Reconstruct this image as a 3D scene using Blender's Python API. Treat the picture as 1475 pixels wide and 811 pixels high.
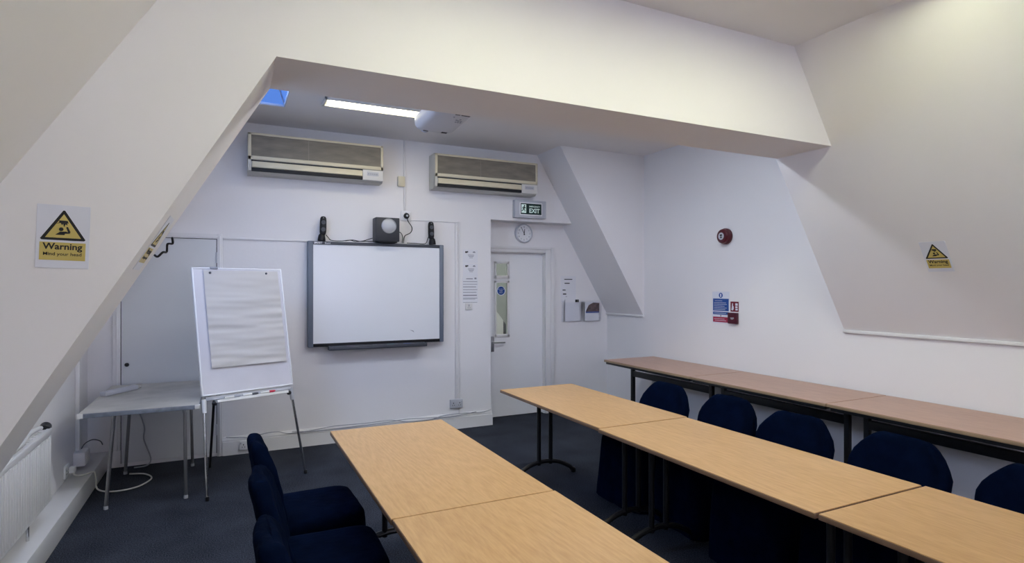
import bpy, bmesh, math, random
from mathutils import Vector, Matrix, noise

# ------------------------------------------------------------------ camera, world, light, exposure
for o in list(bpy.data.objects):
    bpy.data.objects.remove(o)
SC = bpy.context.scene
COL = SC.collection
PI = math.pi
V = Vector

cam = bpy.data.cameras.new('camera')
cam.sensor_fit = 'HORIZONTAL'
cam.sensor_width = 36.0
cam.lens = 36.0 * 831.66 / 1475.0
cam.shift_y = 5.68 / 1475.0
cam.clip_start = 0.02
camo = bpy.data.objects.new('camera', cam)
COL.objects.link(camo)
camo.location = (0, 0, 1.60)
camo.rotation_euler = (PI / 2, 0, -0.4548)
SC.camera = camo

SKY_STRENGTH = 0.45
LAMP_REAR = 6.5
LAMP_FRONT = 11.2
FILL_REAR_RIGHT = 31.0
FILL_REAR_LEFT = 14.0
FILL_BEHIND = 5.0
SLOPE_FILL = 5.0
WINDOW_FILL_W = 120.0
CORRIDOR_W = 9.0
EXPOSURE = 1.04

w = bpy.data.worlds.new('world')
SC.world = w
w.use_nodes = True
bg = w.node_tree.nodes['Background']
bg.inputs[0].default_value = (0.20, 0.38, 0.95, 1)
bg.inputs[1].default_value = SKY_STRENGTH

def area_light(name, loc, rot, sx, sy, power, col):
    l = bpy.data.lights.new(name, 'AREA')
    l.shape = 'RECTANGLE'
    l.size, l.size_y = sx, sy
    l.energy = power
    l.color = col
    o = bpy.data.objects.new(name, l)
    o.location = loc
    o.rotation_euler = rot
    COL.objects.link(o)
    return o

# fill light added at an unseen window in the wall behind the camera
area_light('window_fill', (1.7, -2.52, 1.75), (PI / 2, 0, PI), 1.9, 1.2, WINDOW_FILL_W, (0.84, 0.83, 1.0))
# daylight entering by the rooflight over the board end
area_light('daylight_rooflight', (0.25, 5.0, 3.20), (0, 0, 0), 0.32, 0.72, 1.2, (0.42, 0.60, 1.0))
# unseen lamp added to light the corridor beyond the door
area_light('corridor_fill', (3.3, 6.85, 2.6), (0, 0, 0), 0.8, 0.4, CORRIDOR_W, (1.0, 0.97, 0.85))

vs = SC.view_settings
vs.view_transform = 'Standard'
vs.look = 'None'
vs.gamma = 1.0
vs.use_curve_mapping = False
vs.exposure = EXPOSURE

# ------------------------------------------------------------------ materials
def mat(name, col, rough=0.5, metal=0.0, bump=0.0, bscale=60.0, var=0.0, vscale=4.0, emit=None, estr=0.0,
        alpha=None, spec=0.5, trans=0.0, ior=1.45):
    m = bpy.data.materials.new(name)
    m.use_nodes = True
    nt = m.node_tree
    b = nt.nodes['Principled BSDF']
    b.inputs['Base Color'].default_value = (*col, 1)
    b.inputs['Roughness'].default_value = rough
    b.inputs['Metallic'].default_value = metal
    b.inputs['Specular IOR Level'].default_value = spec
    b.inputs['IOR'].default_value = ior
    if trans:
        b.inputs['Transmission Weight'].default_value = trans
    if alpha is not None:
        b.inputs['Alpha'].default_value = alpha
    if emit:
        b.inputs['Emission Color'].default_value = (*emit, 1)
        b.inputs['Emission Strength'].default_value = estr
    if bump or var:
        tc = nt.nodes.new('ShaderNodeTexCoord')
    if var:
        n = nt.nodes.new('ShaderNodeTexNoise')
        n.inputs['Scale'].default_value = vscale
        n.inputs['Detail'].default_value = 5
        nt.links.new(tc.outputs['Object'], n.inputs['Vector'])
        r = nt.nodes.new('ShaderNodeMapRange')
        r.inputs['From Min'].default_value = 0.3
        r.inputs['From Max'].default_value = 0.7
        r.inputs['To Min'].default_value = 1 - var
        r.inputs['To Max'].default_value = 1 + var
        nt.links.new(n.outputs['Fac'], r.inputs['Value'])
        mx = nt.nodes.new('ShaderNodeVectorMath')
        mx.operation = 'SCALE'
        mx.inputs[0].default_value = col
        nt.links.new(r.outputs['Result'], mx.inputs['Scale'])
        nt.links.new(mx.outputs['Vector'], b.inputs['Base Color'])
    if bump:
        n2 = nt.nodes.new('ShaderNodeTexNoise')
        n2.inputs['Scale'].default_value = bscale
        n2.inputs['Detail'].default_value = 4
        nt.links.new(tc.outputs['Object'], n2.inputs['Vector'])
        bp = nt.nodes.new('ShaderNodeBump')
        bp.inputs['Strength'].default_value = bump
        bp.inputs['Distance'].default_value = 0.01
        nt.links.new(n2.outputs['Fac'], bp.inputs['Height'])
        nt.links.new(bp.outputs['Normal'], b.inputs['Normal'])
    return m

def wood_mat(name, light, dark, rough):
    m = bpy.data.materials.new(name)
    m.use_nodes = True
    nt = m.node_tree
    b = nt.nodes['Principled BSDF']
    b.inputs['Roughness'].default_value = rough
    b.inputs['Specular IOR Level'].default_value = 0.45
    tc = nt.nodes.new('ShaderNodeTexCoord')
    oi = nt.nodes.new('ShaderNodeObjectInfo')
    off = nt.nodes.new('ShaderNodeVectorMath')
    off.operation = 'MULTIPLY_ADD'
    off.inputs[1].default_value = (7.3, 11.1, 3.7)
    nt.links.new(oi.outputs['Random'], off.inputs[0])
    nt.links.new(tc.outputs['Object'], off.inputs[2])
    mp = nt.nodes.new('ShaderNodeMapping')
    mp.inputs['Scale'].default_value = (1.0, 0.12, 1.0)
    nt.links.new(off.outputs['Vector'], mp.inputs['Vector'])
    warp = nt.nodes.new('ShaderNodeTexNoise')
    warp.inputs['Scale'].default_value = 2.6
    warp.inputs['Detail'].default_value = 2
    nt.links.new(mp.outputs['Vector'], warp.inputs['Vector'])
    # cathedral rings: sine of a smooth field
    mul = nt.nodes.new('ShaderNodeMath')
    mul.operation = 'MULTIPLY'
    mul.inputs[1].default_value = 170.0
    nt.links.new(warp.outputs['Fac'], mul.inputs[0])
    sn = nt.nodes.new('ShaderNodeMath')
    sn.operation = 'SINE'
    nt.links.new(mul.outputs[0], sn.inputs[0])
    fine = nt.nodes.new('ShaderNodeTexNoise')
    fine.inputs['Scale'].default_value = 110.0
    fine.inputs['Detail'].default_value = 5
    nt.links.new(mp.outputs['Vector'], fine.inputs['Vector'])
    broad = nt.nodes.new('ShaderNodeTexNoise')
    broad.inputs['Scale'].default_value = 5.0
    nt.links.new(mp.outputs['Vector'], broad.inputs['Vector'])
    a1 = nt.nodes.new('ShaderNodeMath'); a1.operation = 'MULTIPLY_ADD'
    a1.inputs[1].default_value = 0.085
    nt.links.new(sn.outputs[0], a1.inputs[0])
    nt.links.new(fine.outputs['Fac'], a1.inputs[2])
    a2 = nt.nodes.new('ShaderNodeMath'); a2.operation = 'MULTIPLY_ADD'
    a2.inputs[1].default_value = 0.5
    nt.links.new(broad.outputs['Fac'], a2.inputs[0])
    nt.links.new(a1.outputs[0], a2.inputs[2])
    cr = nt.nodes.new('ShaderNodeValToRGB')
    cr.color_ramp.elements[0].position = 0.42
    cr.color_ramp.elements[0].color = (*dark, 1)
    cr.color_ramp.elements[1].position = 0.98
    cr.color_ramp.elements[1].color = (*light, 1)
    nt.links.new(a2.outputs[0], cr.inputs['Fac'])
    nt.links.new(cr.outputs['Color'], b.inputs['Base Color'])
    bp = nt.nodes.new('ShaderNodeBump')
    bp.inputs['Strength'].default_value = 0.04
    bp.inputs['Distance'].default_value = 0.004
    nt.links.new(a1.outputs[0], bp.inputs['Height'])
    nt.links.new(bp.outputs['Normal'], b.inputs['Normal'])
    return m

def carpet_mat():
    m = bpy.data.materials.new('carpet')
    m.use_nodes = True
    nt = m.node_tree
    b = nt.nodes['Principled BSDF']
    b.inputs['Roughness'].default_value = 0.95
    b.inputs['Specular IOR Level'].default_value = 0.15
    tc = nt.nodes.new('ShaderNodeTexCoord')
    n = nt.nodes.new('ShaderNodeTexNoise')
    n.inputs['Scale'].default_value = 130
    n.inputs['Detail'].default_value = 3
    n.inputs['Roughness'].default_value = 0.7
    nt.links.new(tc.outputs['Object'], n.inputs['Vector'])
    n2 = nt.nodes.new('ShaderNodeTexNoise')
    n2.inputs['Scale'].default_value = 2.5
    nt.links.new(tc.outputs['Object'], n2.inputs['Vector'])
    ad = nt.nodes.new('ShaderNodeMath'); ad.operation = 'MULTIPLY_ADD'
    ad.inputs[1].default_value = 0.25
    nt.links.new(n2.outputs['Fac'], ad.inputs[0])
    nt.links.new(n.outputs['Fac'], ad.inputs[2])
    cr = nt.nodes.new('ShaderNodeValToRGB')
    cr.color_ramp.elements[0].position = 0.50
    cr.color_ramp.elements[0].color = (0.0065, 0.0082, 0.013, 1)
    cr.color_ramp.elements[1].position = 0.78
    cr.color_ramp.elements[1].color = (0.058, 0.065, 0.088, 1)
    nt.links.new(ad.outputs[0], cr.inputs['Fac'])
    nt.links.new(cr.outputs['Color'], b.inputs['Base Color'])
    bp = nt.nodes.new('ShaderNodeBump')
    bp.inputs['Strength'].default_value = 0.5
    bp.inputs['Distance'].default_value = 0.004
    nt.links.new(n.outputs['Fac'], bp.inputs['Height'])
    nt.links.new(bp.outputs['Normal'], b.inputs['Normal'])
    return m

def glass_mat(name, col, gloss=0.06):
    m = bpy.data.materials.new(name)
    m.use_nodes = True
    nt = m.node_tree
    nt.nodes.remove(nt.nodes['Principled BSDF'])
    out = nt.nodes['Material Output']
    t = nt.nodes.new('ShaderNodeBsdfTransparent')
    t.inputs[0].default_value = (*col, 1)
    g = nt.nodes.new('ShaderNodeBsdfGlossy')
    g.inputs['Roughness'].default_value = 0.04
    mx = nt.nodes.new('ShaderNodeMixShader')
    mx.inputs[0].default_value = gloss
    nt.links.new(t.outputs[0], mx.inputs[1])
    nt.links.new(g.outputs[0], mx.inputs[2])
    nt.links.new(mx.outputs[0], out.inputs['Surface'])
    return m

M = {}
M['wall'] = mat('wall_paint', (0.80, 0.785, 0.795), 0.6, bump=0.05, bscale=35, var=0.012, vscale=1.5)
M['ceil'] = mat('ceiling_paint', (0.80, 0.785, 0.79), 0.7, bump=0.05, bscale=30, var=0.015, vscale=2)
M['gloss'] = mat('gloss_white_paint', (0.74, 0.73, 0.735), 0.3, bump=0.03, bscale=20)
M['door'] = mat('door_paint', (0.80, 0.80, 0.815), 0.3, bump=0.02, bscale=15)
M['cup'] = mat('cupboard_paint', (0.66, 0.67, 0.685), 0.4, bump=0.03, bscale=15)
M['carpet'] = carpet_mat()
M['oak'] = wood_mat('oak_laminate', (0.575, 0.35, 0.157), (0.455, 0.258, 0.104), 0.36)
M['beech'] = wood_mat('beech_laminate', (0.50, 0.31, 0.225), (0.40, 0.235, 0.165), 0.35)  # redder table type, with the pink of reflected sky mixed into the wood
M['edge'] = mat('table_edging', (0.19, 0.115, 0.072), 0.45)
M['edge2'] = mat('side_table_edging', (0.30, 0.21, 0.13), 0.45)
M['seam'] = mat('seam_dark', (0.10, 0.06, 0.035), 0.6)
M['black'] = mat('black_steel', (0.010, 0.010, 0.012), 0.4)
M['blackplastic'] = mat('black_plastic', (0.008, 0.008, 0.010), 0.45, spec=0.3)
M['navy'] = mat('navy_cover_fabric', (0.0012, 0.0038, 0.0155), 0.9, bump=0.5, bscale=30, var=0.3, vscale=9, spec=0.015)
M['cream'] = mat('cream_plastic', (0.67, 0.61, 0.45), 0.4)
M['creamside'] = mat('grey_cream_plastic', (0.52, 0.51, 0.47), 0.4)
M['subgrey'] = mat('subwoofer_grey', (0.026, 0.029, 0.037), 0.45)
M['white'] = mat('white_plastic', (0.78, 0.78, 0.80), 0.35)
M['offwhite'] = mat('offwhite_plastic', (0.66, 0.65, 0.63), 0.4)
M['grey'] = mat('grey_plastic', (0.30, 0.31, 0.35), 0.4)
M['lightgrey'] = mat('light_grey_plastic', (0.48, 0.49, 0.54), 0.4)
M['darkgrey'] = mat('dark_grey_plastic', (0.055, 0.06, 0.075), 0.4)
M['bluegrey'] = mat('blue_grey_frame', (0.14, 0.165, 0.215), 0.4)
M['chrome'] = mat('chrome', (0.55, 0.56, 0.58), 0.22, 1.0)
M['steel'] = mat('brushed_steel', (0.32, 0.32, 0.33), 0.38, 1.0)
M['board'] = mat('white_board', (0.77, 0.785, 0.82), 0.22)
M['flipboard'] = mat('flip_board', (0.62, 0.605, 0.65), 0.25, var=0.04, vscale=5)
M['paper'] = mat('paper', (0.57, 0.545, 0.52), 0.85, bump=0.02)
M['paperwhite'] = mat('notice_paper', (0.76, 0.76, 0.80), 0.8)
M['ink'] = mat('ink_black', (0.012, 0.012, 0.014), 0.6)
M['inkgrey'] = mat('ink_grey', (0.26, 0.26, 0.30), 0.7)
M['yellow'] = mat('sign_yellow', (0.56, 0.445, 0.135), 0.4)
M['signwhite'] = mat('sign_white', (0.70, 0.72, 0.80), 0.35)
M['blue'] = mat('sign_blue', (0.010, 0.070, 0.30), 0.4)
M['red'] = mat('sign_red', (0.34, 0.010, 0.055), 0.4)
M['darkred'] = mat('sign_dark_red', (0.07, 0.005, 0.016), 0.4)
M['alarm'] = mat('alarm_red', (0.075, 0.004, 0.010), 0.35)
M['exitgreen'] = mat('exit_green', (0.004, 0.025, 0.020), 0.4)
M['exitwhite'] = mat('exit_lettering', (0.7, 0.85, 0.78), 0.4, emit=(0.75, 0.95, 0.85), estr=0.08)
M['greytable'] = mat('grey_table_laminate', (0.40, 0.385, 0.36), 0.5, var=0.22, vscale=3.5)
M['greyedge'] = mat('grey_table_edging', (0.17, 0.19, 0.23), 0.45, var=0.25, vscale=20)
M['cablewhite'] = mat('white_cable', (0.62, 0.61, 0.60), 0.5)
M['cablegrey'] = mat('grey_cable', (0.33, 0.34, 0.37), 0.5)
M['lampemit'] = mat('lamp_diffuser', (0.9, 0.9, 0.85), 0.5, emit=(1.0, 0.92, 0.66), estr=LAMP_REAR)
M['lampfront'] = mat('front_lamp_diffuser', (0.9, 0.9, 0.85), 0.5, emit=(0.96, 1.0, 0.69), estr=LAMP_FRONT)
M['fillrearright'] = mat('rear_right_fill_diffuser', (0.9, 0.9, 0.85), 0.5, emit=(0.76, 0.87, 1.0), estr=FILL_REAR_RIGHT)
M['fillrearleft'] = mat('rear_left_fill_diffuser', (0.9, 0.9, 0.85), 0.5, emit=(1.0, 0.94, 0.88), estr=FILL_REAR_LEFT)
M['fillbehind'] = mat('behind_fill_diffuser', (0.9, 0.9, 0.85), 0.5, emit=(1.0, 0.85, 0.95), estr=FILL_BEHIND)
M['fillpane'] = mat('fill_pane', (0.6, 0.7, 0.9), 0.3, emit=(0.42, 0.60, 1.0), estr=SLOPE_FILL)
M['glass'] = glass_mat('clear_glass', (0.90, 0.94, 0.92))
M['roofglass'] = glass_mat('rooflight_glass', (0.80, 0.90, 1.0), 0.08)
M['acrylic'] = glass_mat('clear_acrylic', (0.985, 0.99, 1.0), 0.04)
M['corridor'] = mat('corridor_paint', (0.40, 0.415, 0.385), 0.7)
M['photo'] = mat('leaflet_photo', (0.10, 0.055, 0.055), 0.4, var=0.7, vscale=30)
M['skytinted'] = mat('lens_ring', (0.50, 0.55, 0.68), 0.25)  # pale plastic with the blue reflection of the sky put into its colour
M['brick'] = mat('sign_mid_red', (0.15, 0.006, 0.022), 0.4)
M['projwhite'] = mat('projector_casing', (0.52, 0.52, 0.55), 0.4)
M['redcap'] = mat('red_marker_cap', (0.5, 0.02, 0.05), 0.4)
M['bluepen'] = mat('blue_pen', (0.03, 0.08, 0.32), 0.4)
M['greenpen'] = mat('green_pen', (0.03, 0.16, 0.17), 0.4)
M['purplepen'] = mat('purple_pen', (0.15, 0.08, 0.16), 0.4)
M['silver'] = mat('silver_grille', (0.42, 0.43, 0.46), 0.4, 0.4)
M['pink'] = mat('pink_smudge', (0.72, 0.60, 0.70), 0.4)

def grille_mat():
    m = bpy.data.materials.new('ac_grille')
    m.use_nodes = True
    nt = m.node_tree
    b = nt.nodes['Principled BSDF']
    b.inputs['Roughness'].default_value = 0.55
    tc = nt.nodes.new('ShaderNodeTexCoord')
    sep = nt.nodes.new('ShaderNodeSeparateXYZ')
    nt.links.new(tc.outputs['Object'], sep.inputs[0])
    def stripes(sock, scale):
        mu = nt.nodes.new('ShaderNodeMath'); mu.operation = 'MULTIPLY'; mu.inputs[1].default_value = scale
        nt.links.new(sock, mu.inputs[0])
        si = nt.nodes.new('ShaderNodeMath'); si.operation = 'SINE'
        nt.links.new(mu.outputs[0], si.inputs[0])
        return si.outputs[0]
    a = stripes(sep.outputs['X'], 2 * PI / 0.0065)
    c = stripes(sep.outputs['Z'], 2 * PI / 0.009)
    mxx = nt.nodes.new('ShaderNodeMath'); mxx.operation = 'MAXIMUM'
    nt.links.new(a, mxx.inputs[0]); nt.links.new(c, mxx.inputs[1])
    n = nt.nodes.new('ShaderNodeTexNoise')
    n.inputs['Scale'].default_value = 5
    mp = nt.nodes.new('ShaderNodeMapping'); mp.inputs['Scale'].default_value = (1, 1, 4)
    nt.links.new(tc.outputs['Object'], mp.inputs['Vector'])
    nt.links.new(mp.outputs[0], n.inputs['Vector'])
    ad = nt.nodes.new('ShaderNodeMath'); ad.operation = 'MULTIPLY_ADD'; ad.inputs[1].default_value = 0.14
    nt.links.new(mxx.outputs[0], ad.inputs[0]); nt.links.new(n.outputs['Fac'], ad.inputs[2])
    cr = nt.nodes.new('ShaderNodeValToRGB')
    cr.color_ramp.elements[0].position = 0.25
    cr.color_ramp.elements[0].color = (0.16, 0.14, 0.112, 1)
    cr.color_ramp.elements[1].position = 0.9
    cr.color_ramp.elements[1].color = (0.285, 0.255, 0.205, 1)
    nt.links.new(ad.outputs[0], cr.inputs['Fac'])
    nt.links.new(cr.outputs['Color'], b.inputs['Base Color'])
    bp = nt.nodes.new('ShaderNodeBump'); bp.inputs['Strength'].default_value = 0.4; bp.inputs['Distance'].default_value = 0.002
    nt.links.new(mxx.outputs[0], bp.inputs['Height'])
    nt.links.new(bp.outputs['Normal'], b.inputs['Normal'])
    return m
M['grille'] = grille_mat()
M['grillebar'] = mat('grille_bar', (0.30, 0.275, 0.225), 0.5)

# ------------------------------------------------------------------ mesh helpers
class MB:
    """collects shapes (in world coordinates through self.X) for one mesh object"""
    def __init__(self, X=None):
        self.v, self.f, self.mi, self.mats = [], [], [], []
        self.X = X or Matrix.Identity(4)
        self.cur = 0
    def use(self, m):
        if m not in self.mats:
            self.mats.append(m)
        self.cur = self.mats.index(m)
        return self
    def add(self, vs_, fs):
        n = len(self.v)
        self.v += [self.X @ V(p) for p in vs_]
        self.f += [tuple(i + n for i in f) for f in fs]
        self.mi += [self.cur] * len(fs)
        return self
    def bmadd(self, bm):
        bm.verts.index_update()
        self.add([v.co.copy() for v in bm.verts], [[v.index for v in f.verts] for f in bm.faces])
        bm.free()
        return self
    def box(self, x0, x1, y0, y1, z0, z1, bev=0.0, seg=2):
        if not bev:
            p = [(x, y, z) for x in (x0, x1) for y in (y0, y1) for z in (z0, z1)]
            return self.add(p, [(0, 1, 3, 2), (4, 6, 7, 5), (0, 4, 5, 1), (2, 3, 7, 6), (0, 2, 6, 4), (1, 5, 7, 3)])
        bm = bmesh.new()
        bmesh.ops.create_cube(bm, size=1)
        for v in bm.verts:
            v.co = V(((x0 + x1) / 2 + v.co.x * (x1 - x0), (y0 + y1) / 2 + v.co.y * (y1 - y0), (z0 + z1) / 2 + v.co.z * (z1 - z0)))
        bmesh.ops.bevel(bm, geom=bm.edges[:], offset=bev, segments=seg, affect='EDGES', profile=0.5)
        return self.bmadd(bm)
    def obox(self, c, ax, ay, az, bev=0.0, seg=2):
        """oriented box: centre c, full-length axis vectors"""
        c, ax, ay, az = V(c), V(ax), V(ay), V(az)
        bm = bmesh.new()
        bmesh.ops.create_cube(bm, size=1)
        lx, ly, lz = ax.length, ay.length, az.length
        for v in bm.verts:
            v.co = V((v.co.x * lx, v.co.y * ly, v.co.z * lz))
        if bev:
            bmesh.ops.bevel(bm, geom=bm.edges[:], offset=bev, segments=seg, affect='EDGES', profile=0.5)
        for v in bm.verts:
            v.co = c + ax.normalized() * v.co.x + ay.normalized() * v.co.y + az.normalized() * v.co.z
        return self.bmadd(bm)
    def prism(self, poly, d):
        """poly: list of 3-D points (planar), extruded along vector d"""
        n = len(poly)
        d = V(d)
        a = [V(p) for p in poly]
        return self.add(a + [p + d for p in a],
                        [tuple(range(n))[::-1], tuple(range(n, 2 * n))] +
                        [(i, (i + 1) % n, n + (i + 1) % n, n + i) for i in range(n)])
    def tube(self, pts, r, n=10, closed_caps=True, r2=None):
        pts = [V(p) for p in pts]
        rings = []
        t0 = (pts[1] - pts[0]).normalized()
        up = V((0, 0, 1)) if abs(t0.z) < 0.9 else V((1, 0, 0))
        nx = t0.cross(up).normalized()
        for i, p in enumerate(pts):
            if i == 0: t = pts[1] - pts[0]
            elif i == len(pts) - 1: t = pts[-1] - pts[-2]
            else: t = (pts[i + 1] - pts[i]).normalized() + (pts[i] - pts[i - 1]).normalized()
            t = t.normalized()
            nx = (nx - t * nx.dot(t)).normalized()
            ny = t.cross(nx)
            rr = r if r2 is None else r + (r2 - r) * i / (len(pts) - 1)
            rings.append([p + (nx * math.cos(2 * PI * k / n) + ny * math.sin(2 * PI * k / n)) * rr for k in range(n)])
        vs_ = [q for R in rings for q in R]
        fs = []
        for i in range(len(pts) - 1):
            for k in range(n):
                fs.append((i * n + k, i * n + (k + 1) % n, (i + 1) * n + (k + 1) % n, (i + 1) * n + k))
        if closed_caps:
            fs.append(tuple(range(n))[::-1])
            fs.append(tuple((len(pts) - 1) * n + k for k in range(n)))
        return self.add(vs_, fs)
    def cable(self, ctrl, r, n=7, sub=8):
        return self.tube(smooth(ctrl, sub), r, n)
    def lathe(self, c, axis, prof, n=32):
        """prof: list of (radius, height along axis) from c"""
        c, ax = V(c), V(axis).normalized()
        u = ax.cross(V((0, 0, 1)) if abs(ax.z) < 0.9 else V((1, 0, 0))).normalized()
        w_ = ax.cross(u)
        vs_, fs = [], []
        for r, h in prof:
            for k in range(n):
                a = 2 * PI * k / n
                vs_.append(c + ax * h + (u * math.cos(a) + w_ * math.sin(a)) * r)
        m = len(prof)
        for i in range(m - 1):
            for k in range(n):
                fs.append((i * n + k, i * n + (k + 1) % n, (i + 1) * n + (k + 1) % n, (i + 1) * n + k))
        fs.append(tuple(range(n))[::-1])
        fs.append(tuple((m - 1) * n + k for k in range(n)))
        return self.add(vs_, fs)
    def loft(self, rings):
        n = len(rings[0])
        vs_ = [p for R in rings for p in R]
        fs = []
        for i in range(len(rings) - 1):
            for k in range(n):
                fs.append((i * n + k, i * n + (k + 1) % n, (i + 1) * n + (k + 1) % n, (i + 1) * n + k))
        fs.append(tuple(range(n))[::-1])
        fs.append(tuple((len(rings) - 1) * n + k for k in range(n)))
        return self.add(vs_, fs)
    def text(self, body, x, y, size, h=0.0006, bold=0.0, align='CENTER', sx=1.0, z=0.0, rot=0.0):
        """flat lettering in the local XY plane of self.X, centred on x, baseline y"""
        cu = bpy.data.curves.new('t', 'FONT')
        cu.body = body
        cu.size = size
        cu.align_x = align
        cu.extrude = h / 2
        cu.offset = bold
        cu.resolution_u = 3
        ob = bpy.data.objects.new('t', cu)
        me = bpy.data.meshes.new_from_object(ob)
        R = Matrix.Rotation(rot, 4, 'Z')
        vs_ = []
        for v in me.vertices:
            q = R @ V((v.co.x * sx, v.co.y, 0))
            vs_.append((q.x + x, q.y + y, v.co.z + z + h / 2))
        self.add(vs_, [tuple(p.vertices) for p in me.polygons])
        bpy.data.objects.remove(ob)
        bpy.data.curves.remove(cu)
        bpy.data.meshes.remove(me)
        return self
    def rect(self, x0, x1, y0, y1, z0=0.0, h=0.001):
        return self.box(x0, x1, y0, y1, z0, z0 + h)
    def poly(self, pts, z0=0.0, h=0.001):
        return self.prism([(p[0], p[1], z0) for p in pts], (0, 0, h))
    def disc(self, x, y, r, z0=0.0, h=0.001, n=28):
        return self.poly([(x + r * math.cos(2 * PI * k / n), y + r * math.sin(2 * PI * k / n)) for k in range(n)], z0, h)
    def build(self, name, m=None, parent=None, sharp=32):
        me = bpy.data.meshes.new(name)
        org = V((0, 0, 0))
        p = parent
        while p is not None:
            org += p.location
            p = p.parent
        me.from_pydata([tuple(v - org) for v in self.v], [], self.f)
        mats = self.mats if self.mats else [m]
        for k in mats:
            me.materials.append(M[k] if isinstance(k, str) else k)
        if self.mats:
            me.polygons.foreach_set('material_index', self.mi)
        bm = bmesh.new()
        bm.from_mesh(me)
        bmesh.ops.recalc_face_normals(bm, faces=bm.faces[:])
        bm.to_mesh(me)
        bm.free()
        me.polygons.foreach_set('use_smooth', [True] * len(me.polygons))
        me.set_sharp_from_angle(angle=math.radians(sharp))
        me.update()
        o = bpy.data.objects.new(name, me)
        COL.objects.link(o)
        if parent is not None:
            o.parent = parent
        return o

def smooth(ctrl, sub=8):
    P = [V(p) for p in ctrl]
    out = []
    for i in range(len(P) - 1):
        p0 = P[max(i - 1, 0)]; p1 = P[i]; p2 = P[i + 1]; p3 = P[min(i + 2, len(P) - 1)]
        for k in range(sub):
            t = k / sub
            out.append(0.5 * ((2 * p1) + (p2 - p0) * t + (2 * p0 - 5 * p1 + 4 * p2 - p3) * t * t + (3 * p1 - p0 - 3 * p2 + p3) * t ** 3))
    out.append(P[-1])
    return out

def frame(o, r, u):
    r, u = V(r).normalized(), V(u).normalized()
    n = r.cross(u)
    return Matrix(((r.x, u.x, n.x, o[0]), (r.y, u.y, n.y, o[1]), (r.z, u.z, n.z, o[2]), (0, 0, 0, 1)))
def on_back(x, y, z): return frame((x, y, z), (1, 0, 0), (0, 0, 1))
def on_right(x, y, z): return frame((x, y, z), (0, -1, 0), (0, 0, 1))
def on_left(x, y, z): return frame((x, y, z), (0, 1, 0), (0, 0, 1))

def tag(o, label, cat, group=None):
    o['label'] = label
    o['category'] = cat
    if group: o['group'] = group
    return o
def thing(name, label, cat, loc, group=None):
    o = bpy.data.objects.new(name, None)
    o.empty_display_size = 0.05
    COL.objects.link(o)
    o.location = loc
    return tag(o, label, cat, group)
def struct(o):
    o['kind'] = 'structure'
    return o
def copy_tree(o, parent=None):
    c = o.copy()
    COL.objects.link(c)
    if parent is not None: c.parent = parent
    for ch in list(o.children):
        copy_tree(ch, c)
    return c
def settle(root, loc, rz=0.0):
    root.location = loc
    root.rotation_euler = (0, 0, rz)

# ------------------------------------------------------------------ the room
XL, XR = -1.10, 4.485
YF, YB, YR = -2.60, 6.08, 6.31          # front wall, back wall, recessed back wall
ZC = 3.16
BY0, BY1, BZ = 2.575, 3.01, 2.548        # beam front, back, soffit
def xsr(z): return 3.308 + (3.16 - z) / 1.647     # right roof slope
def xsl(z): return 0.048 - (3.16 - z) / 1.585     # left roof slope
ZL = 3.16 - (0.048 - XL) * 1.585                  # where the left slope meets the wall
ZS = 1.24                                         # foot of the right slope

struct(MB().box(XL - .2, XR + .2, YF - .2, YB + .5, -.1, 0).build('floor', 'carpet'))

# ceiling with a rooflight opening
hx0, hx1, hy0, hy1 = 0.09, 0.435, 4.55, 5.415
m = MB()
for (a, b, c, d) in ((XL - .2, XR + .2, YF - .2, hy0), (XL - .2, XR + .2, hy1, YB + .5), (XL - .2, hx0, hy0, hy1), (hx1, XR + .2, hy0, hy1)):
    m.box(a, b, c, d, ZC, ZC + .014)
struct(m.build('ceiling', 'ceil'))

struct(MB().box(XL - .15, XL, YF, YB + .3, 0, ZL + .05).build('wall_left', 'wall'))
struct(MB().box(XR, XR + .15, YF, YR, 0, ZC).build('wall_right', 'wall'))
# left slope
m = MB().prism([(0.048, YF, ZC), (XL, YF, ZL), (XL - .15, YF, ZL), (XL - .15, YF, ZC)], (0, YB + .2 - YF, 0))
struct(m.build('wall_left_slope', 'wall'))
# right slopes, before and behind the dormer
zt = ZS
prof = lambda y: [(xsr(ZC), y, ZC), (xsr(zt), y, zt), (XR, y, zt), (XR, y, ZC)]
struct(MB().prism(prof(YF), (0, 3.02 - YF, 0)).build('wall_right_slope', 'wall'))
struct(MB().prism(prof(5.55), (0, YR - 5.55, 0)).build('wall_right_slope_rear', 'wall'))
# lips at the foot of the slopes
struct(MB().box(xsr(zt) - .014, XR, YF, 3.026, zt - .022, zt + .002, .004).build('trim_1', 'gloss'))
struct(MB().box(xsr(zt) - .014, XR, 5.544, YR, zt - .022, zt + .002, .004).build('trim_2', 'gloss'))
# back wall with the door recess
m = MB()
m.box(XL - .15, 2.70, YB, 6.45, 0, ZC)
m.box(2.70, XR + .15, YB, 6.45, 2.36, ZC)
m.box(2.70, 2.777, YR, 6.45, 0, 2.36)
m.box(3.545, XR + .15, YR, 6.45, 0, 2.36)
m.box(2.777, 3.545, YR, 6.45, 2.005, 2.36)
struct(m.build('wall_back', 'wall'))
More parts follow.
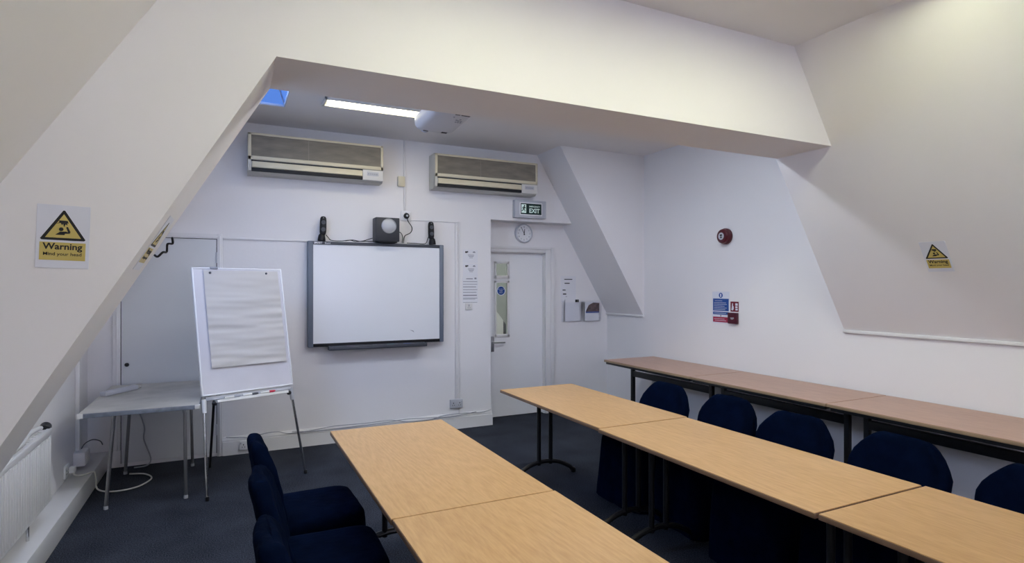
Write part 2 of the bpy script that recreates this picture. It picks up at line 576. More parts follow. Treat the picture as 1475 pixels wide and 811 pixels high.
# front wall behind the camera; its window is added for the fill light
m = MB()
wx0, wx1, wz0, wz1 = 0.75, 2.65, 1.15, 2.35
m.box(XL - .15, wx0, YF - .15, YF, 0, ZC); m.box(wx1, XR + .15, YF - .15, YF, 0, ZC)
m.box(wx0, wx1, YF - .15, YF, 0, wz0); m.box(wx0, wx1, YF - .15, YF, wz1, ZC)
struct(m.build('wall_front', 'wall'))
win = bpy.data.objects.new('added_window_front', None); COL.objects.link(win); struct(win)
m = MB()
for (a, b, c, d) in ((wx0, wx0 + .06, wz0, wz1), (wx1 - .06, wx1, wz0, wz1), (wx0, wx1, wz0, wz0 + .06), (wx0, wx1, wz1 - .06, wz1), (1.67, 1.73, wz0, wz1)):
    m.box(a, b, YF - .10, YF - .04, c, d)
m.build('window_frame', 'gloss', win)
MB().box(wx0 + .05, wx1 - .05, YF - .075, YF - .07, wz0 + .05, wz1 - .05).build('pane', 'glass', win)

# the boxed-in beam and its raking leg
ex0, ez1 = -0.713, 1.044
def xe(z): return 0.174 - (BZ - z) / 1.696        # inner edge of the raking leg
zfoot = BZ - (0.174 - XL) * 1.696
m = MB()
m.prism([(0.174, BY0, BZ), (xsr(BZ) + .02, BY0, BZ), (xsr(ZC) + .02, BY0, ZC), (0.04, BY0, ZC), (xsl(2.0) - .01, BY0, 2.0), (XL, BY0, ZL), (XL, BY0, zfoot)], (0, BY1 - BY0, 0))
struct(m.build('wall_beam', 'wall'))

# skirting boxing on the left
m = MB().box(XL, -0.953, YF, YB, 0, .150, .006)
struct(m.build('baseboard_left', 'gloss'))
# back skirting with moulded top
pr = [(0, 0), (-.03, 0), (-.03, .125), (-.024, .13), (-.024, .142), (-.012, .155), (-.008, .168), (0, .170)]
m = MB().prism([(-.06, YB + a, z) for a, z in pr], (2.705 + .06, 0, 0))
m.prism([(2.70 + .006 - a * 0, YB - .03, z) for a, z in ((0, 0), (0, .125))] + [(2.706, YB + .0, .125), (2.706, YB + .0, 0)], (.006, 0, 0))
struct(m.build('baseboard_back', 'gloss'))
m = MB().box(3.66, XR, YR - .02, YR, 0, .15, .004)
struct(m.build('baseboard_recess', 'gloss'))
m = MB().box(XR - .02, XR, YF, YR, 0, .15, .004)
struct(m.build('baseboard_right', 'gloss'))

# rooflight: a glazed pyramid over the opening
win1 = bpy.data.objects.new('window_1', None); COL.objects.link(win1); struct(win1)
m = MB()
ap = V(((hx0 + hx1) / 2 - .02, (hy0 + hy1) / 2, ZC + .40))
cs = [V((hx0, hy0, ZC + .012)), V((hx1, hy0, ZC + .012)), V((hx1, hy1, ZC + .012)), V((hx0, hy1, ZC + .012))]
for i in range(4):
    m.prism([cs[i], cs[(i + 1) % 4], ap], (0, 0, .004))
m.build('pane', 'roofglass', win1)
m = MB()
for i in range(4):
    m.tube([cs[i], ap], .008, 6)
    m.tube([cs[i], cs[(i + 1) % 4]], .012, 6)
m.build('window_frame', 'skytinted', win1)

# unseen glowing pane and frame, added on the left slope for bluish fill
win3 = bpy.data.objects.new('added_window_slope', None); COL.objects.link(win3); struct(win3)
sl = V((1, 0, 1.585)).normalized()
WX = frame((xsl(2.42), 4.0, 2.42), (0, 1, 0), sl)
MB(WX).box(-.42, .42, -.44, .44, .004, .012).build('pane', 'fillpane', win3)
m = MB(WX)
for (a, b, c, d) in ((-.48, -.42, -.50, .50), (.42, .48, -.50, .50), (-.42, .42, -.50, -.44), (-.42, .42, .44, .50)):
    m.box(a, b, c, d, .001, .035, .004)
m.build('window_frame', 'gloss', win3)

# ---- door in the recess
door = bpy.data.objects.new('door_1', None); COL.objects.link(door); door.location = (3.15, YR, 0); struct(door)
g1, g2 = (2.893, 3.048, 1.715, 1.868), (2.893, 3.048, 1.005, 1.635)
m = MB()
y0, y1 = 6.362, 6.402
for (a, b, c, d) in ((2.78, g1[0], .01, 2.0), (g1[1], 3.542, .01, 2.0), (g1[0], g1[1], .01, g2[2]), (g1[0], g1[1], g2[3], g1[2]), (g1[0], g1[1], g1[3], 2.0)):
    m.box(a, b, y0, y1, c, d)
m.build('door_leaf', 'door', door)
for g in (g1, g2):
    m = MB()
    for (a, b, c, d) in ((g[0] - .022, g[0] + .004, g[2] - .03, g[3] + .022), (g[1] - .004, g[1] + .022, g[2] - .03, g[3] + .022),
                         (g[0] - .022, g[1] + .022, g[3] - .004, g[3] + .022), (g[0] - .03, g[1] + .03, g[2] - .032, g[2] + .004)):
        m.box(a, b, y0 - .014, y0 + .004, c, d, .003)
    bead = m.build('glazing_bead', 'gloss', door)
    MB().box(g[0], g[1], y0 + .017, y0 + .023, g[2], g[3]).build('pane', 'glass', bead)
m = MB()
for (a, b, c, d) in ((2.706, 2.780, 0, 2.003), (3.545, 3.66, 0, 2.07), (2.706, 3.545, 2.003, 2.07)):
    m.box(a, b, YR - .022, YR + .01, c, d, .004)
m.box(3.615, 3.662, YR - .040, YR, 0, 2.075, .005)
m.box(2.704, 3.612, YR - .040, YR, 2.045, 2.075, .005)
m.box(2.745, 2.762, YR - .030, YR, 0, 2.05, .003)
for (a, b, c, d) in ((2.777, 2.786, 0, 1.998), (3.536, 3.545, 0, 1.998), (2.777, 3.545, 1.996, 2.005)):
    m.box(a, b, YR + .01, 6.44, c, d)
m.build('door_frame', 'gloss', door)
h = MB().box(2.826, 2.868, y0 - .008, y0, .80, .985, .003).build('handle_plate', 'steel', door)
m = MB().tube(smooth([(2.847, y0 - .006, .915), (2.847, y0 - .05, .915), (2.862, y0 - .058, .915), (2.99, y0 - .058, .912)], 5), .010, 10)
m.build('door_handle', 'steel', door)
m = MB(on_back(2.970, y0 + .0165, 1.535)).disc(0, 0, .058, 0, .0008)
m.build('disc_sticker_border', 'signwhite', door)
m = MB(on_back(2.970, y0 + .0155, 1.535)).use('blue').disc(0, 0, .050, 0, .0008)
m.use('signwhite')
m.text('FIRE DOOR', 0, .014, .017, z=.001); m.text('KEEP', 0, -.007, .019, z=.001); m.text('SHUT', 0, -.029, .019, z=.001)
m.build('disc_sticker', None, door)

# corridor beyond
m = MB()
m.box(1.6, 5.4, 8.0, 8.1, 0, 2.9); m.box(1.5, 1.6, 6.45, 8.1, 0, 2.9); m.box(5.3, 5.4, 6.45, 8.1, 0, 2.9)
m.box(1.6, 5.4, 6.45, 8.1, 2.8, 2.9); m.box(1.6, 5.4, 6.45, 8.1, -.1, 0)
struct(m.build('wall_corridor', 'corridor'))
m = MB().prism([(2.6, 7.45, 0), (3.505, 7.45, 0), (3.505, 7.45, 1.10), (3.3, 7.45, 1.36), (2.6, 7.45, 2.24)], (0, .06, 0))
m.prism([(3.56, 7.45, 0), (3.70, 7.45, 0), (3.70, 7.45, .85), (3.56, 7.45, 1.03)], (0, .06, 0))
struct(m.build('wall_stair', 'gloss'))
m = MB().prism([(3.505, 7.46, 0), (3.56, 7.46, 0), (3.56, 7.46, 1.03), (3.505, 7.46, 1.10)], (0, .04, 0))
struct(m.build('trim_6', 'darkgrey'))

# ---- cupboard door with its raked corner in the left of the back wall
cup = bpy.data.objects.new('door_2', None); COL.objects.link(cup); cup.location = (-.45, YB, 0); struct(cup)
cx0, cx1, ct = -0.856, -0.112, 2.030
pc = [(cx0, .035), (cx1, .035), (cx1, ct), (-0.535, ct), (cx0, 1.49)]
MB().prism([(x, YB - .012, z) for x, z in pc], (0, .02, 0)).build('door_leaf', 'cup', cup)
m = MB()
gap = .006
m.use('ink')
m.prism([(cx0 - gap, YB - .003, .03), (cx0, YB - .003, .03), (cx0, YB - .003, 1.49), (cx0 - gap, YB - .003, 1.492)], (0, .003, 0))
m.prism([(cx0 - gap, YB - .003, 1.492), (cx0, YB - .003, 1.49), (-0.535, YB - .003, ct), (-0.538, YB - .003, ct + gap)], (0, .003, 0))
m.prism([(-0.538, YB - .003, ct), (cx1 + gap, YB - .003, ct), (cx1 + gap, YB - .003, ct + gap), (-0.538, YB - .003, ct + gap)], (0, .003, 0))
m.prism([(cx1, YB - .003, .03), (cx1 + gap, YB - .003, .03), (cx1 + gap, YB - .003, ct + gap), (cx1, YB - .003, ct + gap)], (0, .003, 0))
m.use('gloss')
m.box(cx1 + gap, -.060, YB - .022, YB, 0, ct + .05, .004)
m.box(-.092, -.075, YB - .028, YB, 0, ct + .034, .003)
m.prism([(-.60, YB - .022, ct + gap), (cx1 + gap, YB - .022, ct + gap), (cx1 + gap, YB - .022, ct + .05), (-.56, YB - .022, ct + .05)], (0, .022, 0))
m.prism([(-.585, YB - .028, ct + .018), (-.092, YB - .028, ct + .018), (-.092, YB - .028, ct + .034), (-.57, YB - .028, ct + .034)], (0, .022, 0))
m.box(-.920, cx0 - gap, YB - .020, YB, 0.15, 1.47, .004)
m.box(-.895, -.882, YB - .026, YB, 0.15, 1.45, .003)
m.build('door_frame', None, cup)
MB().lathe((-.815, YB - .012, .90), (0, -1, 0), [(.018, 0), (.016, .006), (.010, .012), (.0, .012)], 16).build('knob', 'black', cup)
for z in (1.86, .25):
    MB().box(-.118, -.104, YB - .024, YB - .008, z - .05, z + .05, .003).build('hinge', 'lightgrey', cup)

# dado moulding on the back wall, between cupboard and whiteboard
struct(MB().box(-.06, .72, YB - .014, YB, 2.035, 2.053, .004).build('trim_3', 'gloss'))
struct(MB().box(1.74, 2.30, YB - .010, YB, 2.300, 2.312, .003).build('trim_4', 'gloss'))
struct(MB().box(2.306, 2.326, YB - .010, YB, 0.17, 2.312, .003).build('trim_5', 'gloss'))

# ------------------------------------------------------------------ tables
def make_desk(name, top_mat, edge_mat, L, W, Hh):
    r = thing(name, '', 'table', (0, 0, 0))
    t = .024
    top = MB().box(-W / 2 + .002, W / 2 - .002, -L / 2 + .002, L / 2 - .002, Hh - .004, Hh, .0012, 1).build('tabletop', top_mat, r)
    m = MB().box(-W / 2, W / 2, -L / 2, L / 2, Hh - t, Hh - .0035, .003)
    m.build('edging', edge_mat, r)
    return r
DH = .73
desk = make_desk('table', 'oak', 'edge', 1.445, .70, DH)
for s in (-1, 1):
    yy = s * (.7225 - .14)
    for dx in (-.056, .056):
        MB().tube([(dx, yy, .10), (dx, yy, DH - .03)], .0175, 12).build('post', 'black', desk)
    m = MB()
    m.tube([(-.28, yy, .020), (-.26, yy, .035)] + smooth([(-.24, yy, .055), (-.13, yy, .108), (0, yy, .126), (.13, yy, .108), (.24, yy, .055)], 5) + [(.26, yy, .035), (.28, yy, .020)], .0185, 10)
    for dx in (-.28, .28):
        m.lathe((dx, yy, 0), (0, 0, 1), [(.020, 0), (.022, .006), (.020, .03), (.012, .04)], 14)
    m.build('foot', 'black', desk)
    m = MB().box(-.16, .16, yy - .03, yy + .03, DH - .055, DH - .0235, .004)
    m.build('bracket', 'black', desk)
    for dx in (-.25, .25):
        MB().lathe((dx, s * .655, DH - .05), (0, 0, 1), [(.016, 0), (.02, .005), (.02, .018), (.012, .0265)], 14).build('linking_knob', 'black', desk)
MB().tube([(0, -.58, DH - .045), (0, .58, DH - .045)], .014, 8).build('rail', 'black', desk)
LT, RT = 'left-hand run of oak tables', 'middle run of oak tables'
spots = [
    (0.888, 2.850, 'oak laminate table at the far end of the left run, nearest the flipchart', LT),
    (0.893, 1.402, 'oak laminate table nearest the camera in the left run, cut off by the photo bottom', LT),
    (2.376, 3.650, 'oak laminate table at the far end of the middle run, nearest the white door', RT),
    (2.358, 2.196, 'oak laminate table in the middle of the central run, dark chairs behind', RT),
    (2.365, 0.742, 'oak laminate table at the near end of the middle run, lower right of the photo', RT)]
for i, (x, y, lab, g) in enumerate(spots):
    o = desk if i == 0 else copy_tree(desk)
    settle(o, (x, y, 0)); tag(o, lab, 'table', g)

SH, SX = .768, 4.122
sd = make_desk('side_table', 'beech', 'edge2', 1.338, .70, SH)
for s in (-1, 1):
    yy = s * (.6725 - .075)
    m = MB().box(-.02, .02, yy - .019, yy + .019, .05, SH - .03, .004)
    m.build('leg', 'black', sd)
    m = MB().box(-.28, .28, yy - .02, yy + .02, .0, .05, .012)
    m.build('foot', 'black', sd)
    m = MB().box(-.30, .30, yy - .02, yy + .02, SH - .055, SH - .0235, .003)
    m.build('bracket', 'black', sd)
m = MB().box(-.018, .018, -.58, .58, SH - .200, SH - .136, .004)
m.build('beam', 'black', sd)
for xa in (-.335, .31):
    MB().box(xa, xa + .025, -.65, .65, SH - .048, SH - .0235, .003).build('under_frame', 'black', sd)
for i, (y, lab) in enumerate((
        (4.698, 'reddish side table against the right wall, farthest, nearest the corner'),
        (3.353, 'reddish side table against the right wall, second from the far corner'),
        (2.010, 'reddish side table against the right wall, nearest, running out of the photo'))):
    o = sd if i == 0 else copy_tree(sd)
    settle(o, (SX, y, 0)); tag(o, lab, 'table', 'side tables along the right wall')

# grey utility table
gt = thing('utility_table', 'worn grey utility table with steel legs in the left corner', 'table', (-.545, 5.41, 0))
GH = .73
gx0, gx1, gy0, gy1 = -.925, -.198, 4.795, 6.03
MB().box(gx0 + .004, gx1 - .004, gy0 + .004, gy1 - .004, GH - .004, GH, .0012, 1).build('tabletop', 'greytable', gt)
MB().box(gx0, gx1, gy0, gy1, GH - .034, GH - .0035, .003).build('edging', 'greyedge', gt)
for x in (gx0, gx1):
    for y in (gy0, gy1):
        m = MB()
        m.box(x - .004, x + .004 + 0, y - .004, y + .004, GH - .036, GH - .002, .002)
        sx, sy = (1 if x == gx0 else -1), (1 if y == gy0 else -1)
        m.box(min(x - sx * .003, x + sx * .03), max(x - sx * .003, x + sx * .03), min(y - sy * .003, y + sy * .03), max(y - sy * .003, y + sy * .03), GH - .034, GH - .0025, .002)
        m.build('corner_guard', 'offwhite', gt)
for x0, fx in ((-.715, -.795), (-.345, -.296)):
    for yt, fy in ((5.02, 4.98), (5.80, 5.84)):
        d = 1 if fx > x0 else -1
        m = MB().tube(smooth([(x0 - .05 * d, yt, GH - .042), (x0, yt, GH - .042), (x0 + .028 * d, yt, GH - .055), (x0 + .040 * d, yt, GH - .10)], 5) + [V((fx, fy, .012))], .0125, 10)
        lg = m.build('leg', 'steel', gt)
        MB().lathe((fx, fy, 0), (0, 0, 1), [(.014, 0), (.015, .004), (.014, .022), (.012, .024)], 12).build('ferrule', 'lightgrey', lg)
for ya in (5.01, 5.79):
    MB().box(-.74, -.30, ya, ya + .02, GH - .05, GH - .0335).build('under_frame', 'steel', gt)

# ------------------------------------------------------------------ chairs under navy covers
def rrect(cx_, cy_, z, hx, hy, rad, n=6, wob=0.0, seed=0.0, shear=0.0):
    pts = []
    for (sx, sy, a0) in ((1, 1, 0), (-1, 1, PI / 2), (-1, -1, PI), (1, -1, 3 * PI / 2)):
        for k in range(n + 1):
            a = a0 + (PI / 2) * k / n
            pts.append([cx_ + sx * (hx - rad) + rad * math.cos(a), cy_ + sy * (hy - rad) + rad * math.sin(a), z])
    out = []
    N = len(pts)
    for i in range(N):                        # add mid points on the long runs for folds
        out.append(pts[i])
        j = (i + 1) % N
        if (i + 1) % (n + 1) == 0:
            for q in (.1, .2, .3, .4, .5, .6, .7, .8, .9):
                out.append([pts[i][t] + (pts[j][t] - pts[i][t]) * q for t in range(3)])
    if wob:
        for p in out:
            d = V((p[0] - cx_, p[1] - cy_, 0))
            a = math.atan2(d.y, d.x)
            s_ = noise.noise(V((math.cos(a) * 3.2 + seed, math.sin(a) * 3.2, z * 1.5))) + .6 * noise.noise(V((math.cos(a) * 8 + seed, math.sin(a) * 8, z * 4)))
            d.normalize()
            p[0] += d.x * wob * s_; p[1] += d.y * wob * s_
    return [V(p) for p in out]

def chair_meshes(seed):
    # front of the chair faces +X
    m = MB()
    rings = []
    for z, e, wob in ((.006, .022, .022), (.06, .020, .022), (.12, .017, .019), (.18, .014, .016), (.24, .011, .014), (.30, .008, .011), (.36, .005, .008), (.42, .0, .005), (.452, -.005, .003), (.472, -.020, .002), (.482, -.055, .002), (.486, -.11, .001)):
        rad = max(.085 + e * .4, .03)
        rings.append(rrect(.02, 0, z, .235 + e, .236 + e, rad, wob=wob, seed=seed))
    m.loft(rings)
    seat = m
    m = MB()
    rings = []
    keys = ((.28, .232, .036, -.172), (.44, .240, .045, -.180), (.50, .243, .047, -.186), (.58, .247, .044, -.202), (.65, .250, .040, -.218), (.69, .250, .038, -.226),
            (.735, .233, .037, -.235), (.772, .206, .036, -.243), (.803, .177, .034, -.250), (.824, .152, .030, -.254), (.834, .134, .022, -.256), (.838, .112, .010, -.257))
    zs = [keys[0][0] + (keys[5][0] - keys[0][0]) * k / 13 for k in range(13)] + [k[0] for k in keys[5:]]
    for z in zs:
        for a, b in zip(keys, keys[1:]):
            if a[0] <= z <= b[0]:
                t = (z - a[0]) / (b[0] - a[0])
                hy, hx, cx_ = (a[q] + (b[q] - a[q]) * t for q in (1, 2, 3))
        R = rrect(cx_, 0, z, hx, hy, min(hx * .92, .035), wob=.004, seed=seed + 5)
        for p in R:
            front = 1 if p.x > cx_ else -1
            y = p.y
            p.x += .028 * (abs(y) / .25) ** 2                     # slight wrap round the sitter
            fold = noise.noise(V((y * 6 + seed, z * 5 - y * 4, seed))) + .7 * noise.noise(V((y * 13 - z * 9, z * 8, seed + 3)))
            p.x += front * .013 * fold
            if z > .68:
                p.z += .016 * noise.noise(V((y * 6, seed * 1.7, 0))) + .007 * noise.noise(V((y * 19, seed, 2)))
        rings.append(R)
    m.loft(rings)
    return seat, m
random.seed(3)
def chair(loc, rz, lab, grp, variant=0, hz=1.0):
    r = thing('chair', lab, 'chair', (0, 0, 0), grp)
    seat, back = MESH[variant]
    for n, me in (('covered_seat', seat), ('covered_backrest', back)):
        o = bpy.data.objects.new(n, me)
        COL.objects.link(o); o.parent = r
    settle(r, loc, rz)
    r.scale = (1, 1, hz)
    return r
MESH = []
for k in range(3):
    a, b = chair_meshes(2.3 + 7.1 * k)
    oa, ob = a.build('covered_seat', 'navy', None, 60), b.build('covered_backrest', 'navy', None, 60)
    MESH.append((oa.data, ob.data))
    bpy.data.objects.remove(oa); bpy.data.objects.remove(ob)
LC, RC = 'navy covered chairs left of the left tables', 'navy covered chairs behind the middle tables'
for i, (x, y, rz, lab) in enumerate((
        (.365, 3.14, .04, 'navy fabric-covered chair nearest the flipchart, facing the left table'),
        (.355, 2.55, -.03, 'navy fabric-covered chair second from the flipchart, beside the left table'),
        (.355, 1.97, .02, 'navy fabric-covered chair at the bottom of the photo, only its back in view'))):
    chair((x, y, 0), rz, lab, LC, variant=i % 3)
for i, (x, y, rz, lab) in enumerate((
        (2.80, 3.475, PI + .03, 'navy covered chair behind the middle tables, farthest, nearest the white door'),
        (2.88, 2.935, PI - .04, 'navy covered chair behind the middle tables, second from the far end'),
        (2.80, 2.34, PI + .02, 'navy covered chair behind the middle tables, third from the far end'),
        (2.88, 1.80, PI - .02, 'navy covered chair behind the middle tables, fourth from the far end'),
        (2.88, 1.175, PI + .05, 'navy covered chair at the right edge of the photo, partly cut off'))):
    chair((x, y, 0), rz, lab, RC, variant=(i + 1) % 3, hz=(1.0, .99, .99, .975, .975)[i])

# ------------------------------------------------------------------ flipchart easel
K = 1.06
def scl(p): return V((p[0] * K, p[1] * K, 1.6 + (p[2] - 1.6) * K))
fbl, fbr, ftl, ftr = scl((-.178, 4.663, .806)), scl((.456, 4.917, .806)), scl((-.255, 4.854, 1.734)), scl((.379, 5.108, 1.734))
ea = (fbr - fbl).normalized(); eb = (ftl - fbl).normalized(); en = ea.cross(eb).normalized()   # towards the viewer
if en.y > 0: en = -en
FW, FH = (fbr - fbl).length, (ftl - fbl).length
FX = frame(fbl, ea, eb)
es = thing('flipchart_easel', 'white flipchart easel on chrome legs beside the grey table', 'easel', (.2, 5.1, 0))
m = MB(FX).use('flipboard').box(.006, FW - .006, .006, FH - .006, -.016, 0)
m.build('board', None, es)
m = MB(FX)
for (a, b, c, d) in ((0, .012, 0, FH), (FW - .012, FW, 0, FH), (0, FW, 0, .012), (0, FW, FH - .012, FH)):
    m.box(a, b, c, d, -.02, .005, .003)
m.build('board_frame', 'white', es)
m = MB(FX).box(FW * .19, FW * .27, FH - .012, FH + .006, -.014, .012, .003); 
m.build('paper_clamp', 'grey', es)
for x in (.18, .805):
    MB(FX).lathe((FW * x, FH - .045, .012), (0, 0, 1), [(.009, 0), (.009, .006), (.004, .010), (.0, .010)], 12).build('paper_peg', 'darkgrey', es)
# rail + pen tray below the board
m = MB(FX).box(.03, FW - .02, -.035, -.004, -.035, -.008, .004)
m.build('rail', 'lightgrey', es)
m = MB(FX).box(.09, FW - .07, -.062, -.040, -.010, .050, .004)
m.box(.09, FW - .07, -.062, -.050, .045, .052, .002)
m.build('pen_tray', 'offwhite', es)
for x in (.085, FW - .045):
    MB(FX).lathe((x, -.062, -.01), (0, 0, 1), [(.012, 0), (.017, .006), (.017, .022), (.008, .028)], 14).build('knob', 'black', es)
foot = [V((-.150, 4.845, .012)), V((.579, 5.190, .012))]
tops = [FX @ V((.020, -.02, -.022)), FX @ V((FW - .015, -.02, -.022))]
for t, f_ in zip(tops, foot):
    d = (f_ - t)
    m = MB().tube([t, t + d * .14], .0175, 12)
    sl = m.build('leg_socket', 'white' if t is tops[0] else 'lightgrey', es)
    lg = MB().tube([t + d * .10, f_], .0105, 12).build('leg', 'chrome', es)
    MB().lathe((f_.x, f_.y, 0), (0, 0, 1), [(.013, 0), (.014, .004), (.013, .03), (.010, .032)], 12).build('ferrule', 'black', lg)
tb = FX @ V((FW * .13, -.045, -.03)); fb = V((-.155, 5.70, .012))
lg = MB().tube([tb, fb], .010, 10).build('rear_leg', 'black', es)
tb2 = FX @ V((FW * .13, .5, -.03))
# paper pad
m = MB(FX)
px0, px1, py0, py1 = FW * .115, FW * .945, FH * .205, FH - .024
nx_, ny_ = 28, 70
vs_, fs = [], []
for j in range(ny_ + 1):
    for i in range(nx_ + 1):
        a, b = i / nx_, j / ny_
        z = .012 + .008 * noise.noise(V((a * 1.2, b * 11, 0.3))) * (1 - b ** 6) + .008 * noise.noise(V((a * 2.0 + b * 3, b * 20, 4.1))) * (1 - b ** 4) + .010 * max(0, .25 - b) * (0.4 + a)
        vs_.append((px0 + (px1 - px0) * a, py0 + (py1 - py0) * b, max(z, .007)))
for j in range(ny_):
    for i in range(nx_):
        k = j * (nx_ + 1) + i
        fs.append((k, k + 1, k + nx_ + 2, k + nx_ + 1))
m.use('paper').add(vs_, fs)
m.box(px0 + .003, px1 - .003, py0 + .006, py1, .0055, .0068)
pad = tag(m.build('paper_pad', None, None, 60), 'blank creased paper pad hanging on the white flipchart easel', 'paper pad')
# markers lying on the tray
for i, (x, c1, c2, lab) in enumerate(((FW * .28, 'offwhite', 'grey', 'white marker pen with grey tip at the left of the easel tray'),
                                 (FW * .47, 'offwhite', 'darkgrey', 'white marker pen with dark cap in the middle of the easel tray'),
                                 (FW * .66, 'offwhite', 'redcap', 'white marker pen with red cap on the easel tray'))):
    o = thing('marker_pen', lab, 'pen', FX @ V((x, -.038, .02)), 'pens on the easel tray')
    MB(FX).lathe((x - .05, -.030, .022 + .004 * i), (1, 0, 0), [(.0, 0), (.007, .001), (.0085, .004), (.0085, .075)], 12).build('barrel', c1, o)
    MB(FX).lathe((x + .022, -.030, .022 + .004 * i), (1, 0, 0), [(.0095, 0), (.0095, .038), (.006, .05), (.0, .05)], 12).build('cap', c2, o)

# ------------------------------------------------------------------ whiteboard
bx0, bx1, bz0, bz1 = .693, 2.100, .985, 2.042
by = 6.0
wb = thing('whiteboard', 'interactive whiteboard in a blue-grey frame on the back wall', 'whiteboard', (1.4, YB, .98))
MB().box(bx0 + .03, bx1 - .03, by + .006, YB - .002, bz0 + .02, bz1 - .02).build('backing', 'darkgrey', wb)
MB().box(bx0 + .045, bx1 - .042, by + .002, by + .012, bz0 + .03, bz1 - .030).build('board', 'board', wb)
for a, b in ((bx0, bx0 + .050), (bx1 - .046, bx1)):
    MB().box(a, b, by - .012, YB - .004, bz0, bz1, .008).build('side_frame', 'bluegrey', wb)
MB().box(bx0 + .048, bx1 - .044, by - .008, by + .05, bz1 - .034, bz1 - .002, .004).build('top_frame', 'darkgrey', wb)
MB().box(bx0 + .048, bx1 - .044, by - .008, by + .05, bz0 + .004, bz0 + .036, .004).build('bottom_frame', 'blackplastic', wb)
m = MB(on_back(bx0 + .055, by - .009, bz1 - .026))
m.text('SMART', .0, .0, .026, bold=.0008, align='LEFT'); m.text('Board', .104, .0, .022, bold=.0004, align='LEFT')
m.build('lettering', 'white', wb)
m = MB()
tx0, tx1 = .885, 1.885
m.box(tx0, tx1, by - .085, by - .004, .955, .968, .005)
m.box(tx0, tx1, by - .090, by - .078, .955, .992, .005)
m.box(tx0, tx1, by - .012, by - .002, .955, .995, .003)
m.box(tx0 - .004, tx0 + .02, by - .088, by - .004, .955, .992, .006); m.box(tx1 - .02, tx1 + .004, by - .088, by - .004, .955, .992, .006)
m.build('pen_tray', 'darkgrey', wb)
m = MB(on_back(1.74, by + .0015, 1.115)).poly([(-.02, .018), (.0, .008), (.022, .002), (.032, -.018), (.018, -.006), (.002, .002)], 0, .0006)
m.build('pen_scribble', 'inkgrey', wb)
for i, (x, c1, lab) in enumerate(((1.12, 'purplepen', 'purple pen at the left of the whiteboard tray'), (1.30, 'blackplastic', 'black pen second from left on the whiteboard tray'),
                             (1.52, 'greenpen', 'green pen third from left on the whiteboard tray'), (1.70, 'bluepen', 'blue pen at the right of the whiteboard tray'))):
    o = thing('board_pen', lab, 'pen', (x, by - .045, .969), 'pens on the whiteboard tray')
    MB().lathe((x - .065, by - .045, .980), (1, 0, 0), [(.004, 0), (.011, .01), (.011, .085)], 14).build('barrel', c1, o)
    MB().lathe((x + .020, by - .045, .980), (1, 0, 0), [(.0112, 0), (.0112, .04), (.007, .046)], 14).build('cap', 'darkgrey', o)

# speakers standing on the board's top edge
sub = thing('subwoofer', 'black cube subwoofer with round silver grille on the whiteboard', 'speaker', (1.465, 6.0, 2.044))
MB().box(1.345, 1.592, 5.925, 6.078, 2.056, 2.302, .006).build('cabinet', 'subgrey', sub)
MB().lathe((1.480, 5.926, 2.215), (0, -1, 0), [(.078, 0), (.078, .004), (.070, .010), (.066, .008), (.05, .013), (.02, .017), (.0, .017)], 40).build('grille', 'silver', sub)
m = MB().box(1.37, 1.57, 5.935, 6.07, 2.043, 2.058, .004)
m.build('base', 'blackplastic', sub)
def satellite(x, tilt, lab, side):
    o = thing('speaker', lab, 'speaker', (x, 6.0, 2.043), 'small black speakers on the whiteboard')
    T = Matrix.Translation((x, 6.005, 2.043)) @ Matrix.Rotation(tilt, 4, 'Y') 
    m = MB(T)
    rings = []
    for z, hx, hy in ((.062, .020, .018), (.068, .026, .024), (.09, .031, .027), (.14, .032, .028), (.20, .031, .026), (.228, .028, .022), (.243, .020, .014), (.247, .008, .006)):
        rings.append(rrect(0, 0, z, hx, hy, min(hx, hy) * .8))
    m.loft(rings).build('cabinet', 'blackplastic', o)
    for z in (.115, .185):
        MB(T).lathe((0, -.026, z), (0, -1, 0), [(.021, 0), (.021, .003), (.012, .002), (.0, .006)], 20).build('driver', 'darkgrey', o)
    m = MB(T).lathe((0, -.018, .226), (0, -1, 0), [(.007, 0), (.006, .004), (.0, .004)], 12)
    m.build('badge', 'lightgrey', o)
    m = MB(T).lathe((-.010 * side, .0, .0), (0, 0, 1), [(.036, 0), (.038, .006), (.036, .03), (.030, .058), (.018, .072)], 24)
    m.build('base', 'blackplastic', o)
satellite(.833, .03, 'small black speaker at the left end of the whiteboard top', 1)
satellite(1.965, -.03, 'small black speaker at the right end of the whiteboard top', -1)
def cable(name, pts, r, mt, lab, cat='cable', grp=None, n=7):
    return tag(MB().cable(pts, r, n).build(name, mt, None, 60), lab, cat, grp)
zt_ = bz1 + .005
cable('speaker_cable', [(.868, 6.02, zt_ + .06), (.885, 6.00, zt_ + .035), (.92, 6.01, zt_ + .006), (1.02, 6.02, zt_ + .004), (1.10, 6.01, zt_ + .014), (1.16, 6.03, zt_ + .004), (1.23, 6.0, zt_ + .010), (1.29, 6.02, zt_ + .03), (1.335, 6.04, zt_ + .045)], .004, 'blackplastic', 'black cable along the whiteboard top from the left speaker')
cable('speaker_cable', [(1.05, 5.985, zt_ + .004), (1.12, 5.975, zt_ + .014), (1.19, 5.98, zt_ + .004), (1.26, 5.98, zt_ + .006), (1.335, 5.98, zt_ + .006)], .004, 'blackplastic', 'black cable lying left of the subwoofer on the whiteboard')
cable('speaker_cable', [(1.938, 6.02, zt_ + .085), (1.918, 6.0, zt_ + .05), (1.895, 6.01, zt_ + .004), (1.80, 6.03, zt_ + .005), (1.70, 6.03, zt_ + .006)], .004, 'blackplastic', 'black cable along the whiteboard top from the right speaker')
